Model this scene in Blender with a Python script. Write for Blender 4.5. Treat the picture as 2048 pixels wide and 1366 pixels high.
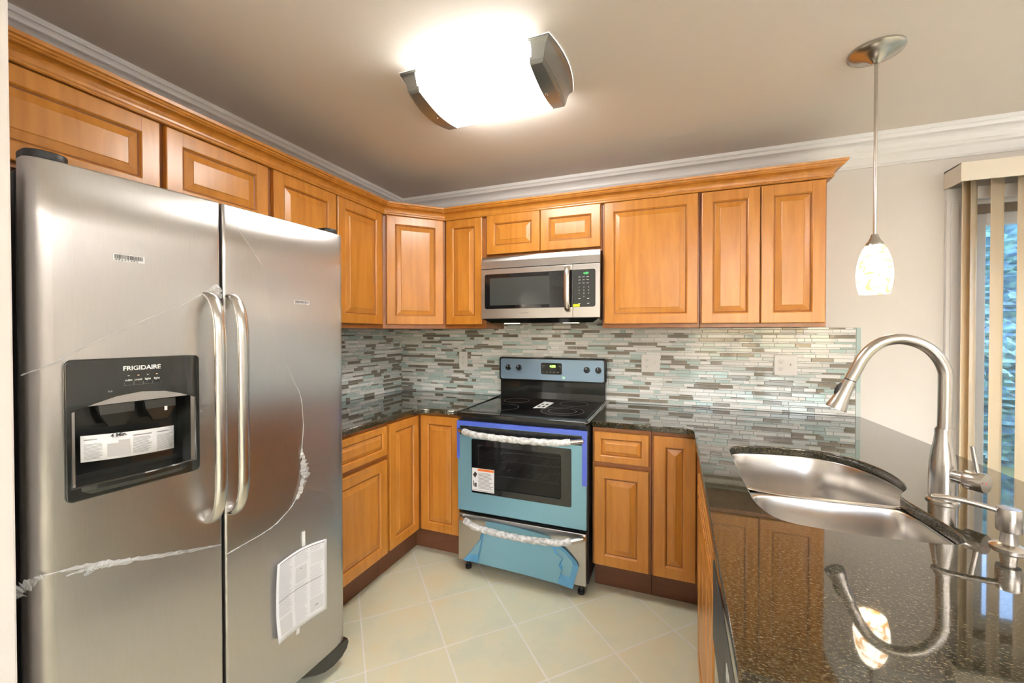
import bpy, bmesh, math, random
from mathutils import Vector, Matrix
from mathutils.geometry import tessellate_polygon
random.seed(7)
for o in list(bpy.data.objects): bpy.data.objects.remove(o, do_unlink=True)
sc = bpy.context.scene
COL = sc.collection
PI = math.pi
def rad(a): return a*PI/180

# ------------------------------------------------------------------ camera
cam_d = bpy.data.cameras.new('camera'); cam = bpy.data.objects.new('camera', cam_d); COL.objects.link(cam)
yaw, pitch, roll, F = .3637, -.0109, -.0008, 814.13
fw = Vector((-math.sin(yaw)*math.cos(pitch), math.cos(yaw)*math.cos(pitch), math.sin(pitch)))
r_ = Vector((math.cos(yaw), math.sin(yaw), 0)); u_ = r_.cross(fw)
rr = r_*math.cos(roll)+u_*math.sin(roll); uu = -r_*math.sin(roll)+u_*math.cos(roll)
M = Matrix((rr, uu, -fw)).transposed().to_4x4(); M.translation = Vector((2.0615, -2.758, 1.3785))
cam.matrix_world = M
cam_d.sensor_width = 36; cam_d.lens = F*36/2048
cam_d.shift_x = -10.75/2048; cam_d.shift_y = -9.19/2048
cam_d.clip_start = .02
sc.camera = cam

# ------------------------------------------------------------------ world and light
sc.view_settings.view_transform = 'Standard'; sc.view_settings.look = 'None'
sc.view_settings.gamma = 1; sc.view_settings.use_curve_mapping = False
sc.view_settings.exposure = 1.35
w = bpy.data.worlds.new('sky'); sc.world = w; w.use_nodes = True
nt = w.node_tree; bg = nt.nodes['Background']
sky = nt.nodes.new('ShaderNodeTexSky'); sky.sky_type = 'NISHITA'; sky.sun_disc = False
sky.sun_elevation = rad(40); sky.sun_rotation = rad(150)
nt.links.new(sky.outputs[0], bg.inputs[0]); bg.inputs[1].default_value = .60
CEIL_LAMP = 12.0      # emission of the ceiling fixture lens
PENDANT = 3.2
FILL_FLUSH = 8.0  # emission of the flush lamps added behind the camera for fill
FILL_UPLIGHT = 560.0  # emission of the added torchieres that brighten the room off the ceiling
def portal(loc, rot, sx, sy):
    d = bpy.data.lights.new('portal', 'AREA'); d.shape = 'RECTANGLE'; d.size = sx; d.size_y = sy; d.cycles.is_portal = True
    o = bpy.data.objects.new('portal', d); o.location = loc; o.rotation_euler = rot; COL.objects.link(o)
portal((4.3, .05, 1.0), (rad(-90), 0, 0), 1.8, 2.0)
portal((3.6, -6.05, 1.45), (rad(90), 0, 0), 2.4, 1.3)

# ------------------------------------------------------------------ materials
def srgb(r, g, b):
    f = lambda c: (c/12.92 if c <= .04045 else ((c+.055)/1.055)**2.4)
    return (f(r/255), f(g/255), f(b/255), 1)
def mat(name, col, rough=.5, metal=0, **k):
    m = bpy.data.materials.new(name); m.use_nodes = True
    b = m.node_tree.nodes['Principled BSDF']
    b.inputs['Base Color'].default_value = col if len(col) == 4 else (*col, 1)
    b.inputs['Roughness'].default_value = rough; b.inputs['Metallic'].default_value = metal
    for kk, v in k.items(): b.inputs[kk.replace('_', ' ')].default_value = v
    return m
def nodes(m): return m.node_tree.nodes, m.node_tree.links, m.node_tree.nodes['Principled BSDF']
def noise_mix(m, scale, c1, c2, lo=.4, hi=.6, detail=4, vec=(1, 1, 1), bump=0, distort=0, space='Object', rot=(0, 0, 0)):
    n, l, b = nodes(m)
    tc = n.new('ShaderNodeTexCoord'); mp = n.new('ShaderNodeMapping'); mp.inputs['Scale'].default_value = vec
    mp.inputs['Rotation'].default_value = rot
    l.new(tc.outputs[space], mp.inputs[0])
    nz = n.new('ShaderNodeTexNoise'); nz.inputs['Scale'].default_value = scale; nz.inputs['Detail'].default_value = detail
    nz.inputs['Distortion'].default_value = distort
    l.new(mp.outputs[0], nz.inputs[0])
    cr = n.new('ShaderNodeValToRGB'); cr.color_ramp.elements[0].position = lo; cr.color_ramp.elements[1].position = hi
    cr.color_ramp.elements[0].color = c1; cr.color_ramp.elements[1].color = c2
    l.new(nz.outputs[0], cr.inputs[0]); l.new(cr.outputs[0], b.inputs['Base Color'])
    if bump:
        bp = n.new('ShaderNodeBump'); bp.inputs['Strength'].default_value = bump; bp.inputs['Distance'].default_value = .002
        l.new(nz.outputs[0], bp.inputs['Height']); l.new(bp.outputs[0], b.inputs['Normal'])
    return cr
def emis(name, col, s, base=(0, 0, 0, 1)):
    m = mat(name, base, .4); n, l, b = nodes(m)
    b.inputs['Emission Color'].default_value = col; b.inputs['Emission Strength'].default_value = s
    return m

WOOD = mat('honey_maple', srgb(215, 140, 60), .3, Coat_Weight=.25, Coat_Roughness=.2)
noise_mix(WOOD, 3.2, (.46, .175, .022, 1), (.58, .245, .038, 1), .3, .72, 5, (9, 9, 1.1), .04, .5)
WOODD = mat('maple_glaze_dark', (.20, .065, .014, 1), .45)
WOODF = mat('maple_frame', (.42, .15, .035, 1), .35, Coat_Weight=.2, Coat_Roughness=.2)
noise_mix(WOODF, 3, (.26, .082, .016, 1), (.33, .115, .024, 1), .3, .7, 4, (6, 6, 1))
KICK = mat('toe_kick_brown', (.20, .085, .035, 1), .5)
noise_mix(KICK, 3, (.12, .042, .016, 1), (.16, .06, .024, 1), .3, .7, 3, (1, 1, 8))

def steel(name, col, rough, aniso=.75, vec=(1, 1, 1)):
    m = mat(name, col, rough, 1); n, l, b = nodes(m)
    if aniso:
        b.inputs['Anisotropic'].default_value = aniso
        tg = n.new('ShaderNodeTangent'); tg.direction_type = 'RADIAL'; tg.axis = 'Z'
        l.new(tg.outputs[0], b.inputs['Tangent'])
    tc = n.new('ShaderNodeTexCoord'); mp = n.new('ShaderNodeMapping'); mp.inputs['Scale'].default_value = vec
    l.new(tc.outputs['Object'], mp.inputs[0])
    nz = n.new('ShaderNodeTexNoise'); nz.inputs['Scale'].default_value = 60; nz.inputs['Detail'].default_value = 3
    l.new(mp.outputs[0], nz.inputs[0])
    mr = n.new('ShaderNodeMix'); mr.data_type = 'RGBA'; c_ = col[:3]
    mr.inputs[6].default_value = (*[x*.94 for x in c_], 1); mr.inputs[7].default_value = (*[x*1.06 for x in c_], 1)
    l.new(nz.outputs[0], mr.inputs[0]); l.new(mr.outputs[2], b.inputs['Base Color'])
    return m
STEEL = steel('brushed_steel', (.54, .525, .515, 1), .285, .8, (8, 8, .3))
STEELP = steel('satin_steel', (.64, .62, .59, 1), .24, 0, (1, 1, 1))
NICKEL = steel('brushed_nickel', (.56, .53, .49, 1), .25, 0)
SINKM = steel('sink_steel', (.66, .64, .61, 1), .25, 0, (1, 8, 1))
BLACK = mat('gloss_black_plastic', (.012, .013, .012, 1), .12, Coat_Weight=.5)
BLACKM = mat('matt_black', (.015, .015, .016, 1), .45)
GLASSB = mat('black_glass', (.008, .008, .009, 1), .04, Specular_IOR_Level=.8)
COOK = mat('cooktop_glass', (.006, .006, .007, 1), .06, Specular_IOR_Level=.6)
RING = mat('burner_ring', (.16, .16, .16, 1), .3)
WHITE = mat('white_print', (.8, .8, .8, 1), .5)
GREY = mat('grey_print', (.25, .25, .26, 1), .5)
DARKP = mat('dark_print', (.04, .04, .045, 1), .5)
PAPER = mat('paper', (.82, .83, .86, 1), .7)
PLATE = mat('outlet_white', (.80, .79, .77, 1), .3)
FILM = mat('blue_film_steel', (.13, .34, .45, 1), .22, .35)
noise_mix(FILM, 2.0, (.20, .43, .56, 1), (.25, .49, .62, 1), .3, .7, 2, (1, 1, .4))
FILMP = mat('blue_film_panel', (.34, .50, .68, 1), .25, .5)
FILML = mat('blue_film_loose', (.10, .33, .56, 1), .18, 0, Coat_Weight=.6)
TAPE = mat('blue_tape', (.08, .14, .62, 1), .3, 0, Coat_Weight=.4)
TRIMW = mat('trim_white', (.90, .90, .91, 1), .35)
WALL = mat('wall_paint', (.77, .735, .71, 1), .6)
CEIL = mat('ceiling_paint', (.81, .745, .685, 1), .7)
for mm in (WALL, CEIL):
    n, l, b = nodes(mm); nz = n.new('ShaderNodeTexNoise'); nz.inputs['Scale'].default_value = 180
    tc = n.new('ShaderNodeTexCoord'); l.new(tc.outputs['Object'], nz.inputs[0])
    bp = n.new('ShaderNodeBump'); bp.inputs['Strength'].default_value = .06; bp.inputs['Distance'].default_value = .002
    l.new(nz.outputs[0], bp.inputs['Height']); l.new(bp.outputs[0], b.inputs['Normal'])
BRONZE = mat('fixture_pewter', (.34, .35, .34, 1), .3, .75)
VANE = mat('blind_vane_cream', (.94, .85, .68, 1), .5, Transmission_Weight=0)
n, l, b = nodes(VANE)
tr = n.new('ShaderNodeBsdfTranslucent'); tr.inputs[0].default_value = (.85, .62, .30, 1); mx = n.new('ShaderNodeMixShader'); mx.inputs[0].default_value = .35
l.new(b.outputs[0], mx.inputs[1]); l.new(tr.outputs[0], mx.inputs[2]); l.new(mx.outputs[0], n['Material Output'].inputs[0])
VALM = mat('valance_cream', (.86, .79, .68, 1), .5)
WRAP = mat('clear_foam_wrap', (.72, .74, .74, 1), .3, 0, Coat_Weight=.5)
noise_mix(WRAP, 60, (.42, .43, .43, 1), (.85, .86, .86, 1), .35, .65, 4, (1, 1, 1), .6)
def plastic(name, alpha, col=(.85, .87, .88, 1), rough=.2):
    m = mat(name, col, rough); n, l, b = nodes(m); b.inputs['Alpha'].default_value = alpha; return m
CLEAR = plastic('clear_film', .06, (.8, .8, .85, 1), .3)
CREASE = plastic('crumpled_film_edge', .42)
WINGL = plastic('window_glass', .12, (.5, .5, .5, 1), .02)
OVENGL = plastic('oven_glass', .5, (.012, .012, .013, 1), .03)
OVENIN = mat('oven_enamel', (.3, .29, .26, 1), .35)
RACK = mat('rack_chrome', (.6, .6, .6, 1), .25, 1)

GRANITE = mat('dark_granite', (.02, .02, .018, 1), .045, 0, Specular_IOR_Level=.7, Coat_Weight=.55, Coat_Roughness=.015, Coat_IOR=1.6)
n, l, b = nodes(GRANITE)
tc = n.new('ShaderNodeTexCoord'); mp = n.new('ShaderNodeMapping'); mp.inputs['Scale'].default_value = (1, 2.2, 1.4); mp.inputs['Rotation'].default_value = (0, 0, .35)
l.new(tc.outputs['Object'], mp.inputs[0])
def ramp(src, stops):
    cr = n.new('ShaderNodeValToRGB'); e = cr.color_ramp.elements
    e[0].position, e[0].color = stops[0]; e[1].position, e[1].color = stops[-1]
    for p, c in stops[1:-1]: x = e.new(p); x.color = c
    l.new(src, cr.inputs[0]); return cr
nz = n.new('ShaderNodeTexNoise'); nz.inputs['Scale'].default_value = 150; nz.inputs['Detail'].default_value = 5; nz.inputs['Roughness'].default_value = .7
l.new(mp.outputs[0], nz.inputs[0])
base = ramp(nz.outputs[0], [(.36, (.006, .006, .005, 1)), (.48, (.026, .024, .015, 1)), (.57, (.075, .062, .034, 1)), (.70, (.21, .18, .115, 1))])
vo = n.new('ShaderNodeTexVoronoi'); vo.inputs['Scale'].default_value = 170; l.new(mp.outputs[0], vo.inputs[0])
fl = ramp(vo.outputs['Distance'], [(.03, (1, 1, 1, 1)), (.12, (0, 0, 0, 1))])
n2 = n.new('ShaderNodeTexNoise'); n2.inputs['Scale'].default_value = 40; l.new(mp.outputs[0], n2.inputs[0])
g2 = ramp(n2.outputs[0], [(.5, (0, 0, 0, 1)), (.62, (1, 1, 1, 1))])
mu = n.new('ShaderNodeMath'); mu.operation = 'MULTIPLY'; l.new(fl.outputs[0], mu.inputs[0]); l.new(g2.outputs[0], mu.inputs[1])
mc = n.new('ShaderNodeMix'); mc.data_type = 'RGBA'; l.new(mu.outputs[0], mc.inputs[0]); l.new(base.outputs[0], mc.inputs[6])
mc.inputs[7].default_value = (.6, .52, .34, 1); l.new(mc.outputs[2], b.inputs['Base Color'])

# diagonal floor tile
FLOOR = mat('floor_tile', (.6, .6, .45, 1), .32)
n, l, b = nodes(FLOOR)
tc = n.new('ShaderNodeTexCoord'); mp = n.new('ShaderNodeMapping'); mp.vector_type = 'TEXTURE'
mp.inputs['Location'].default_value = (1.371, -.984, 0); mp.inputs['Rotation'].default_value = (0, 0, rad(44.6)); mp.inputs['Scale'].default_value = (.3305, .3305, 1)
l.new(tc.outputs['Object'], mp.inputs[0])
sx = n.new('ShaderNodeSeparateXYZ'); l.new(mp.outputs[0], sx.inputs[0])
def fm(op, a, bb=None):
    x = n.new('ShaderNodeMath'); x.operation = op
    for i, v in enumerate((a, bb)):
        if v is None: continue
        if isinstance(v, (int, float)): x.inputs[i].default_value = v
        else: l.new(v, x.inputs[i])
    return x.outputs[0]
gd = fm('MINIMUM', *[fm('PINGPONG', sx.outputs[i], .5) for i in (0, 1)])
gr = ramp(gd, [(.0085, (1, 1, 1, 1)), (.013, (0, 0, 0, 1))])
cell = n.new('ShaderNodeCombineXYZ'); l.new(fm('FLOOR', sx.outputs[0]), cell.inputs[0]); l.new(fm('FLOOR', sx.outputs[1]), cell.inputs[1])
wn = n.new('ShaderNodeTexWhiteNoise'); l.new(cell.outputs[0], wn.inputs[0])
off = n.new('ShaderNodeVectorMath'); off.operation = 'MULTIPLY_ADD'; l.new(wn.outputs['Color'], off.inputs[0]); off.inputs[1].default_value = (7, 7, 7); l.new(mp.outputs[0], off.inputs[2])
nz = n.new('ShaderNodeTexNoise'); nz.inputs['Scale'].default_value = 1.7; nz.inputs['Detail'].default_value = 6; nz.inputs['Roughness'].default_value = .65; l.new(off.outputs[0], nz.inputs[0])
tcx = ramp(nz.outputs[0], [(.35, (.70, .73, .58, 1)), (.5, (.76, .76, .58, 1)), (.66, (.78, .73, .52, 1))])
nz3 = n.new('ShaderNodeTexNoise'); nz3.inputs['Scale'].default_value = 9; nz3.inputs['Detail'].default_value = 8; nz3.inputs['Roughness'].default_value = .8; l.new(off.outputs[0], nz3.inputs[0])
sp = ramp(nz3.outputs[0], [(.64, (0, 0, 0, 1)), (.74, (1, 1, 1, 1))])
m1 = n.new('ShaderNodeMix'); m1.data_type = 'RGBA'; l.new(fm('MULTIPLY', sp.outputs[0], .55), m1.inputs[0]); l.new(tcx.outputs[0], m1.inputs[6]); m1.inputs[7].default_value = (.45, .30, .15, 1)
m2 = n.new('ShaderNodeMix'); m2.data_type = 'RGBA'; l.new(gr.outputs[0], m2.inputs[0]); l.new(m1.outputs[2], m2.inputs[6]); m2.inputs[7].default_value = (.86, .86, .80, 1)
l.new(m2.outputs[2], b.inputs['Base Color'])
bp = n.new('ShaderNodeBump'); bp.inputs['Strength'].default_value = .25; bp.inputs['Distance'].default_value = .002; bp.invert = True
l.new(gr.outputs[0], bp.inputs['Height']); l.new(bp.outputs[0], b.inputs['Normal'])

TILES = [mat('tile_taupe', (.21, .185, .14, 1), .1, Coat_Weight=.3), mat('tile_aqua', (.48, .62, .60, 1), .08, Coat_Weight=.3),
         mat('tile_white', (.85, .86, .85, 1), .12), mat('tile_cloud', (.74, .74, .72, 1), .2),
         mat('tile_mist', (.62, .69, .68, 1), .08, Coat_Weight=.3), mat('tile_brown', (.24, .21, .17, 1), .1, Coat_Weight=.3)]
GROUT = mat('tile_grout', (.62, .62, .59, 1), .8)

# ------------------------------------------------------------------ mesh builder
class MB:
    def __init__(s): s.v = []; s.f = []; s.m = []; s.sm = []
    def add(s, vs, fs, mi=0, smooth=False):
        o = len(s.v); s.v += [tuple(v) for v in vs]
        for f in fs: s.f.append([i+o for i in f]); s.m.append(mi); s.sm.append(smooth)
        return s
    def box(s, x0, x1, y0, y1, z0, z1, r=0, mi=0, seg=2):
        x0, x1 = min(x0, x1), max(x0, x1); y0, y1 = min(y0, y1), max(y0, y1); z0, z1 = min(z0, z1), max(z0, z1)
        if r <= 0:
            return s.add([(x0, y0, z0), (x1, y0, z0), (x1, y1, z0), (x0, y1, z0), (x0, y0, z1), (x1, y0, z1), (x1, y1, z1), (x0, y1, z1)],
                  [(0, 3, 2, 1), (4, 5, 6, 7), (0, 1, 5, 4), (1, 2, 6, 5), (2, 3, 7, 6), (3, 0, 4, 7)], mi)
        b = bmesh.new(); bmesh.ops.create_cube(b, size=1)
        for v in b.verts: v.co = Vector(((x0+x1)/2+v.co.x*(x1-x0), (y0+y1)/2+v.co.y*(y1-y0), (z0+z1)/2+v.co.z*(z1-z0)))
        r = min(r, .49*min(x1-x0, y1-y0, z1-z0))
        bmesh.ops.bevel(b, geom=b.edges[:], offset=r, segments=seg, profile=.5, affect='EDGES')
        b.verts.index_update()
        s.add([v.co[:] for v in b.verts], [[v.index for v in f.verts] for f in b.faces], mi); b.free(); return s
    def loft(s, rings, mi=0, closed=True, cap0=False, cap1=False, smooth=False):
        n = len(rings[0]); vs = [p for r in rings for p in r]; fs = []
        for i in range(len(rings)-1):
            for j in range(n if closed else n-1):
                k = (j+1) % n; fs.append((i*n+j, i*n+k, (i+1)*n+k, (i+1)*n+j))
        s.add(vs, fs, mi, smooth)
        o = len(s.v)-len(vs)
        if cap0: s.f.append(list(range(o, o+n))[::-1]); s.m.append(mi); s.sm.append(False)
        if cap1: s.f.append(list(range(len(s.v)-n, len(s.v)))); s.m.append(mi); s.sm.append(False)
        return s
    def tube(s, pts, r, seg=14, mi=0, flat=1.0, up=(0, 0, 1), caps=True):
        pts = [Vector(p) for p in pts]; n = len(pts); rs = r if isinstance(r, (list, tuple)) else [r]*n; rings = []
        upv = Vector(up); last = None
        for i, p in enumerate(pts):
            t = (pts[min(i+1, n-1)]-pts[max(i-1, 0)]).normalized()
            if last is None:
                a = upv if abs(t.dot(upv)) < .95 else Vector((1, 0, 0))
                x = (a - t*a.dot(t)).normalized()
            else: x = (last - t*last.dot(t)).normalized()
            last = x; y = t.cross(x)
            rings.append([tuple(p+x*rs[i]*math.cos(2*PI*k/seg)*flat+y*rs[i]*math.sin(2*PI*k/seg)) for k in range(seg)])
        return s.loft(rings, mi, True, caps, caps, True)
    def lathe(s, prof, c=(0, 0, 0), axis=(0, 0, 1), seg=28, mi=0, caps=True):
        ax = Vector(axis).normalized(); a = Vector((1, 0, 0)) if abs(ax.x) < .9 else Vector((0, 1, 0))
        x = (a-ax*a.dot(ax)).normalized(); y = ax.cross(x); c = Vector(c)
        rings = [[tuple(c+ax*h+(x*math.cos(2*PI*k/seg)+y*math.sin(2*PI*k/seg))*max(r, 1e-5)) for k in range(seg)] for r, h in prof]
        return s.loft(rings, mi, True, caps, caps, True)
    def build(s, name, mats, parent=None, smooth=None, recalc=True):
        me = bpy.data.meshes.new(name); me.from_pydata(s.v, [], s.f)
        for m in (mats if isinstance(mats, (list, tuple)) else [mats]): me.materials.append(m)
        for p, mi, sm in zip(me.polygons, s.m, s.sm): p.material_index = mi; p.use_smooth = sm if smooth is None else smooth
        if recalc:
            b = bmesh.new(); b.from_mesh(me); bmesh.ops.recalc_face_normals(b, faces=b.faces[:]); b.to_mesh(me); b.free()
        if any(s.sm) or smooth:
            try: me.set_sharp_from_angle(angle=rad(38))
            except Exception: pass
        o = bpy.data.objects.new(name, me); COL.objects.link(o); o.parent = parent; return o
def tag(o, label=None, cat=None, group=None, kind=None):
    if label: o['label'] = label
    if cat: o['category'] = cat
    if group: o['group'] = group
    if kind: o['kind'] = kind
    return o
def thing(name, label, cat, loc=(0, 0, 0), rz=0, group=None):
    o = bpy.data.objects.new(name, None); COL.objects.link(o); o.location = loc; o.rotation_euler = (0, 0, rz); o.empty_display_size = .1
    return tag(o, label, cat, group)
def struct(name, mb, m, **k): return tag(mb.build(name, m, **k), kind='structure')
def to_obj(cu, name, mats, parent, mw=None):
    t = bpy.data.objects.new('tmp', cu); COL.objects.link(t)
    dg = bpy.context.evaluated_depsgraph_get(); dg.update()
    me = bpy.data.meshes.new_from_object(t.evaluated_get(dg)); bpy.data.objects.remove(t, do_unlink=True)
    if mw is not None: me.transform(mw)
    me.materials.clear()
    for m in (mats if isinstance(mats, (list, tuple)) else [mats]): me.materials.append(m)
    for p in me.polygons: p.material_index = 0
    o = bpy.data.objects.new(name, me); COL.objects.link(o); o.parent = parent; return o
XZ = Matrix(((1, 0, 0, 0), (0, 0, -1, 0), (0, 1, 0, 0), (0, 0, 0, 1)))     # plane x-y -> x-z, facing -y
def flat(name, outer, holes, t, m, parent=None, y=0, bev=0, plane='XZ', z=0, seg=2):
    """filled outline with holes; in XZ the slab runs from y to y-t, in XY from z to z+t"""
    cu = bpy.data.curves.new(name, 'CURVE'); cu.dimensions = '2D'; cu.fill_mode = 'BOTH'
    for lp in [outer]+holes:
        sp = cu.splines.new('POLY'); sp.points.add(len(lp)-1)
        for i, p in enumerate(lp): sp.points[i].co = (p[0], p[1], 0, 1)
        sp.use_cyclic_u = True
    cu.extrude = t/2-bev; cu.bevel_depth = bev; cu.bevel_resolution = seg; cu.offset = -bev
    mw = (Matrix.Translation((0, y-t/2, 0)) @ XZ) if plane == 'XZ' else Matrix.Translation((0, 0, z+t/2))
    return to_obj(cu, name, m, parent, mw)
def rrect(x0, x1, z0, z1, r, n=5):
    out = []
    for cx, cz, a in ((x1-r, z1-r, 0), (x0+r, z1-r, 90), (x0+r, z0+r, 180), (x1-r, z0+r, 270)):
        for i in range(n+1): t = rad(a+90*i/n); out.append((cx+r*math.cos(t), cz+r*math.sin(t)))
    return out
def text(body, size, loc, m, parent, name='lettering', t=.0004, rot=0, align='CENTER', bold=0, spacing=1, shear=0):
    cu = bpy.data.curves.new(name, 'FONT'); cu.body = body; cu.size = size; cu.align_x = align; cu.align_y = 'CENTER'
    cu.extrude = t; cu.offset = bold; cu.space_character = spacing; cu.shear = shear
    mw = Matrix.Translation(loc) @ XZ @ Matrix.Rotation(rot, 4, 'Z')
    return to_obj(cu, name, m, parent, mw)
def bars(name, rects, y, m, parent, t=.0005):
    b = MB()
    for x0, x1, z0, z1 in rects: b.box(x0, x1, y-t, y, z0, z1)
    return b.build(name, m, parent)
def lines(x0, x1, z0, z1, n, fill=.4, seed=1):
    rn = random.Random(seed); out = []; h = (z1-z0)/n
    for i in range(n):
        z = z1-(i+.5)*h; out.append((x0, x0+(x1-x0)*rn.uniform(.72, 1), z-h*fill/2, z+h*fill/2))
    return out
def sweep(name, path, prof, m, parent=None, closed=False, left=True, caps=True):
    """path: 2D points; prof: (out, z); out is measured to the right of travel"""
    P = [Vector(p) for p in path]; n = len(P); dirs = [(P[i+1]-P[i]).normalized() for i in range(n-1)]
    nr = lambda d: Vector((d.y, -d.x)) if not left else Vector((-d.y, d.x))
    rings = []
    for i in range(n):
        if i == 0: o = nr(dirs[0])
        elif i == n-1: o = nr(dirs[-1])
        else:
            a, b_ = nr(dirs[i-1]), nr(dirs[i]); o = (a+b_).normalized(); o = o/max(.3, o.dot(a))
        rings.append([(P[i].x+o.x*q, P[i].y+o.y*q, z) for q, z in prof])
    return MB().loft(rings, 0, True, caps, caps).build(name, m, parent)

# ------------------------------------------------------------------ the room
H = 2.43; XR = 6.6; YR = -6.0
struct('floor', MB().box(-.15, XR+.15, YR-.15, .15, -.1, 0), FLOOR)
struct('ceiling', MB().box(-.15, XR+.15, YR-.15, .15, H, H+.1), CEIL)
struct('wall_left', MB().box(-.15, 0, YR-.15, .15, 0, H), WALL)
bw = MB(); bw.box(0, 3.43, 0, .15, 0, H); bw.box(5.2, XR, 0, .15, 0, H); bw.box(3.43, 5.2, 0, .15, 2.05, H)
struct('wall_back', bw, WALL)
struct('wall_right', MB().box(XR, XR+.15, YR-.15, .15, 0, H), WALL)
rw = MB(); rw.box(0, 2.4, YR-.15, YR, 0, H); rw.box(4.8, XR, YR-.15, YR, 0, H); rw.box(2.4, 4.8, YR-.15, YR, 0, .8); rw.box(2.4, 4.8, YR-.15, YR, 2.1, H)
struct('wall_rear', rw, WALL)
struct('wall_partition', MB().box(0, .797, -2.47, -2.345, 0, H, .004), WALL)
CRP = [(0, 2.272), (.010, 2.272), (.013, 2.279), (.009, 2.286), (.011, 2.325), (.022, 2.333), (.028, 2.345), (.031, 2.349), (.031, 2.354)]
for i in range(7):
    a = i/6*PI/2; CRP.append((.031+.036*(1-math.cos(a)), 2.354+.036*math.sin(a)))
CRP += [(.072, 2.392), (.076, 2.402), (.080, 2.408), (.085, 2.410), (.085, 2.43), (0, 2.43)]
tag(sweep('trim_1', [(0, -2.345), (0, 0), (XR, 0)], CRP, TRIMW, left=False), kind='structure')
tag(sweep('trim_2', [(XR, 0), (XR, YR), (0, YR), (0, -2.47)], CRP, TRIMW, left=False), kind='structure')
struct('baseboard_right', MB().box(XR-.015, XR, YR, 0, 0, .1, .004), TRIMW)
# unseen rear window, added to let more daylight in
wd = MB()
for x0, x1 in ((2.4, 2.46), (4.74, 4.8), (3.57, 3.63)): wd.box(x0, x1, YR-.1, YR-.04, .8, 2.1, .004)
for z0, z1 in ((.8, .86), (2.04, 2.1)): wd.box(2.4605, 4.7395, YR-.098, YR-.042, z0, z1, .002)
wo = struct('added_window_1', wd, TRIMW)
MB().box(2.44, 4.76, YR-.072, YR-.068, .84, 2.06).build('pane', WINGL, wo)

# patio door
dr = MB()
dr.box(3.435, 5.195, .02, .13, 2.03, 2.05, .002)
for x0, x1 in ((3.435, 3.475), (5.155, 5.195)): dr.box(x0, x1, .01, .14, 0, 2.05, .003)
dr.box(3.435, 5.195, .02, .13, 0, .03, .003)
door = struct('door_1', dr, TRIMW)
tk = MB().box(3.475, 5.155, .03, .12, 1.985, 2.03, .002).build('head_track', mat('track_taupe', (.30, .24, .18, 1), .5), door)
for nm, x0, x1, y0 in (('sash', 3.475, 4.34, .045), ('sash', 4.29, 5.155, .085)):
    s_ = MB()
    s_.box(x0, x0+.085, y0, y0+.035, .03, 1.985, .004); s_.box(x1-.06, x1, y0, y0+.035, .03, 1.985, .004)
    s_.box(x0+.0852, x1-.0602, y0, y0+.035, 1.925, 1.985, .001); s_.box(x0+.0852, x1-.0602, y0, y0+.035, .03, .13, .001)
    so = s_.build('sash', TRIMW, door)
    MB().box(x0+.08, x1-.055, y0+.015, y0+.019, .12, 1.93).build('pane', WINGL, so)
h_ = MB().box(3.50, 3.515, .03, .045, .98, 1.14, .004).build('handle', PLATE, door)
cs = MB(); cs.box(3.375, 3.435, -.018, 0, 0, 2.0495); cs.box(5.195, 5.255, -.018, 0, 0, 2.0495); cs.box(3.375, 5.255, -.018, 0, 2.05, 2.11)
cs.box(3.39, 3.42, -.024, -.0185, 0, 2.04, .002)
struct('trim_3', cs, TRIMW)
# vertical blind
bl = thing('vertical_blind', 'cream vertical blind with boxed valance over the glass patio door', 'blind', (3.37, 0, 0))
v = MB(); v.box(0, 2.0, -.135, -.127, 2.112, 2.203, .002); v.box(0, .008, -.127, 0, 2.112, 2.203, .002); v.box(1.992, 2.0, -.127, 0, 2.112, 2.203, .002)
v.box(0, 2.0, -.127, 0, 2.195, 2.203, .001)
v.build('valance', VALM, bl)
MB().box(.04, 1.96, -.09, -.05, 2.15, 2.19, .003).build('head_rail', TRIMW, bl)
def vane(x, ang, wd=.089, z0=.03):
    b = MB(); n = 6; rows = []
    for i in range(n+1):
        t = (i/n-.5)*wd; bow = .006*(1-(2*i/n-1)**2)
        px = x+t*math.cos(ang)-bow*math.sin(ang); py = -.07+t*math.sin(ang)+bow*math.cos(ang); rows.append((px, py))
    b.loft([[(p[0], p[1], z0) for p in rows], [(p[0], p[1], 2.15) for p in rows]], 0, False, smooth=True)
    o = b.build('vane', VANE, bl, recalc=False); sd = o.modifiers.new('thick', 'SOLIDIFY'); sd.thickness = .0012; return o
vane(.064, rad(27), .080); vane(.083, rad(46), .075)
for i in range(18): vane(.1686+i*.0955, rad(27), .075)
# outside
struct('ground', MB().box(-8, 16, .15, 14, -.35, -.15), mat('patio_ground', (.12, .16, .07, 1), .9))
GREEN = mat('hedge_leaves', (.03, .10, .06, 1), .7)
noise_mix(GREEN, 14, (.07, .15, .26, 1), (.20, .42, .36, 1), .35, .7, 6, (1, 1, 1.5), .5)
hb = MB(); nx, nz_ = 170, 80; rn = random.Random(3); rows = []
for j in range(nz_+1):
    rows.append([(2+6*i/nx*1.6, 3.4+rn.uniform(-.09, .09)+.2*math.sin(i*.23+j*.11)+.5*(j/nz_)**2, -.15+2.9*j/nz_+(.25*rn.random() if j == nz_ else 0)) for i in range(nx+1)])
rows.append([(2+6*i/nx*1.6, 5, 2.6) for i in range(nx+1)]); rows.append([(2+6*i/nx*1.6, 5, -.15) for i in range(nx+1)])
tag(hb.loft(rows, 0, False, smooth=True).build('hedge', GREEN), 'blue-green evergreen hedge outside the glass patio door', 'hedge')

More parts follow.
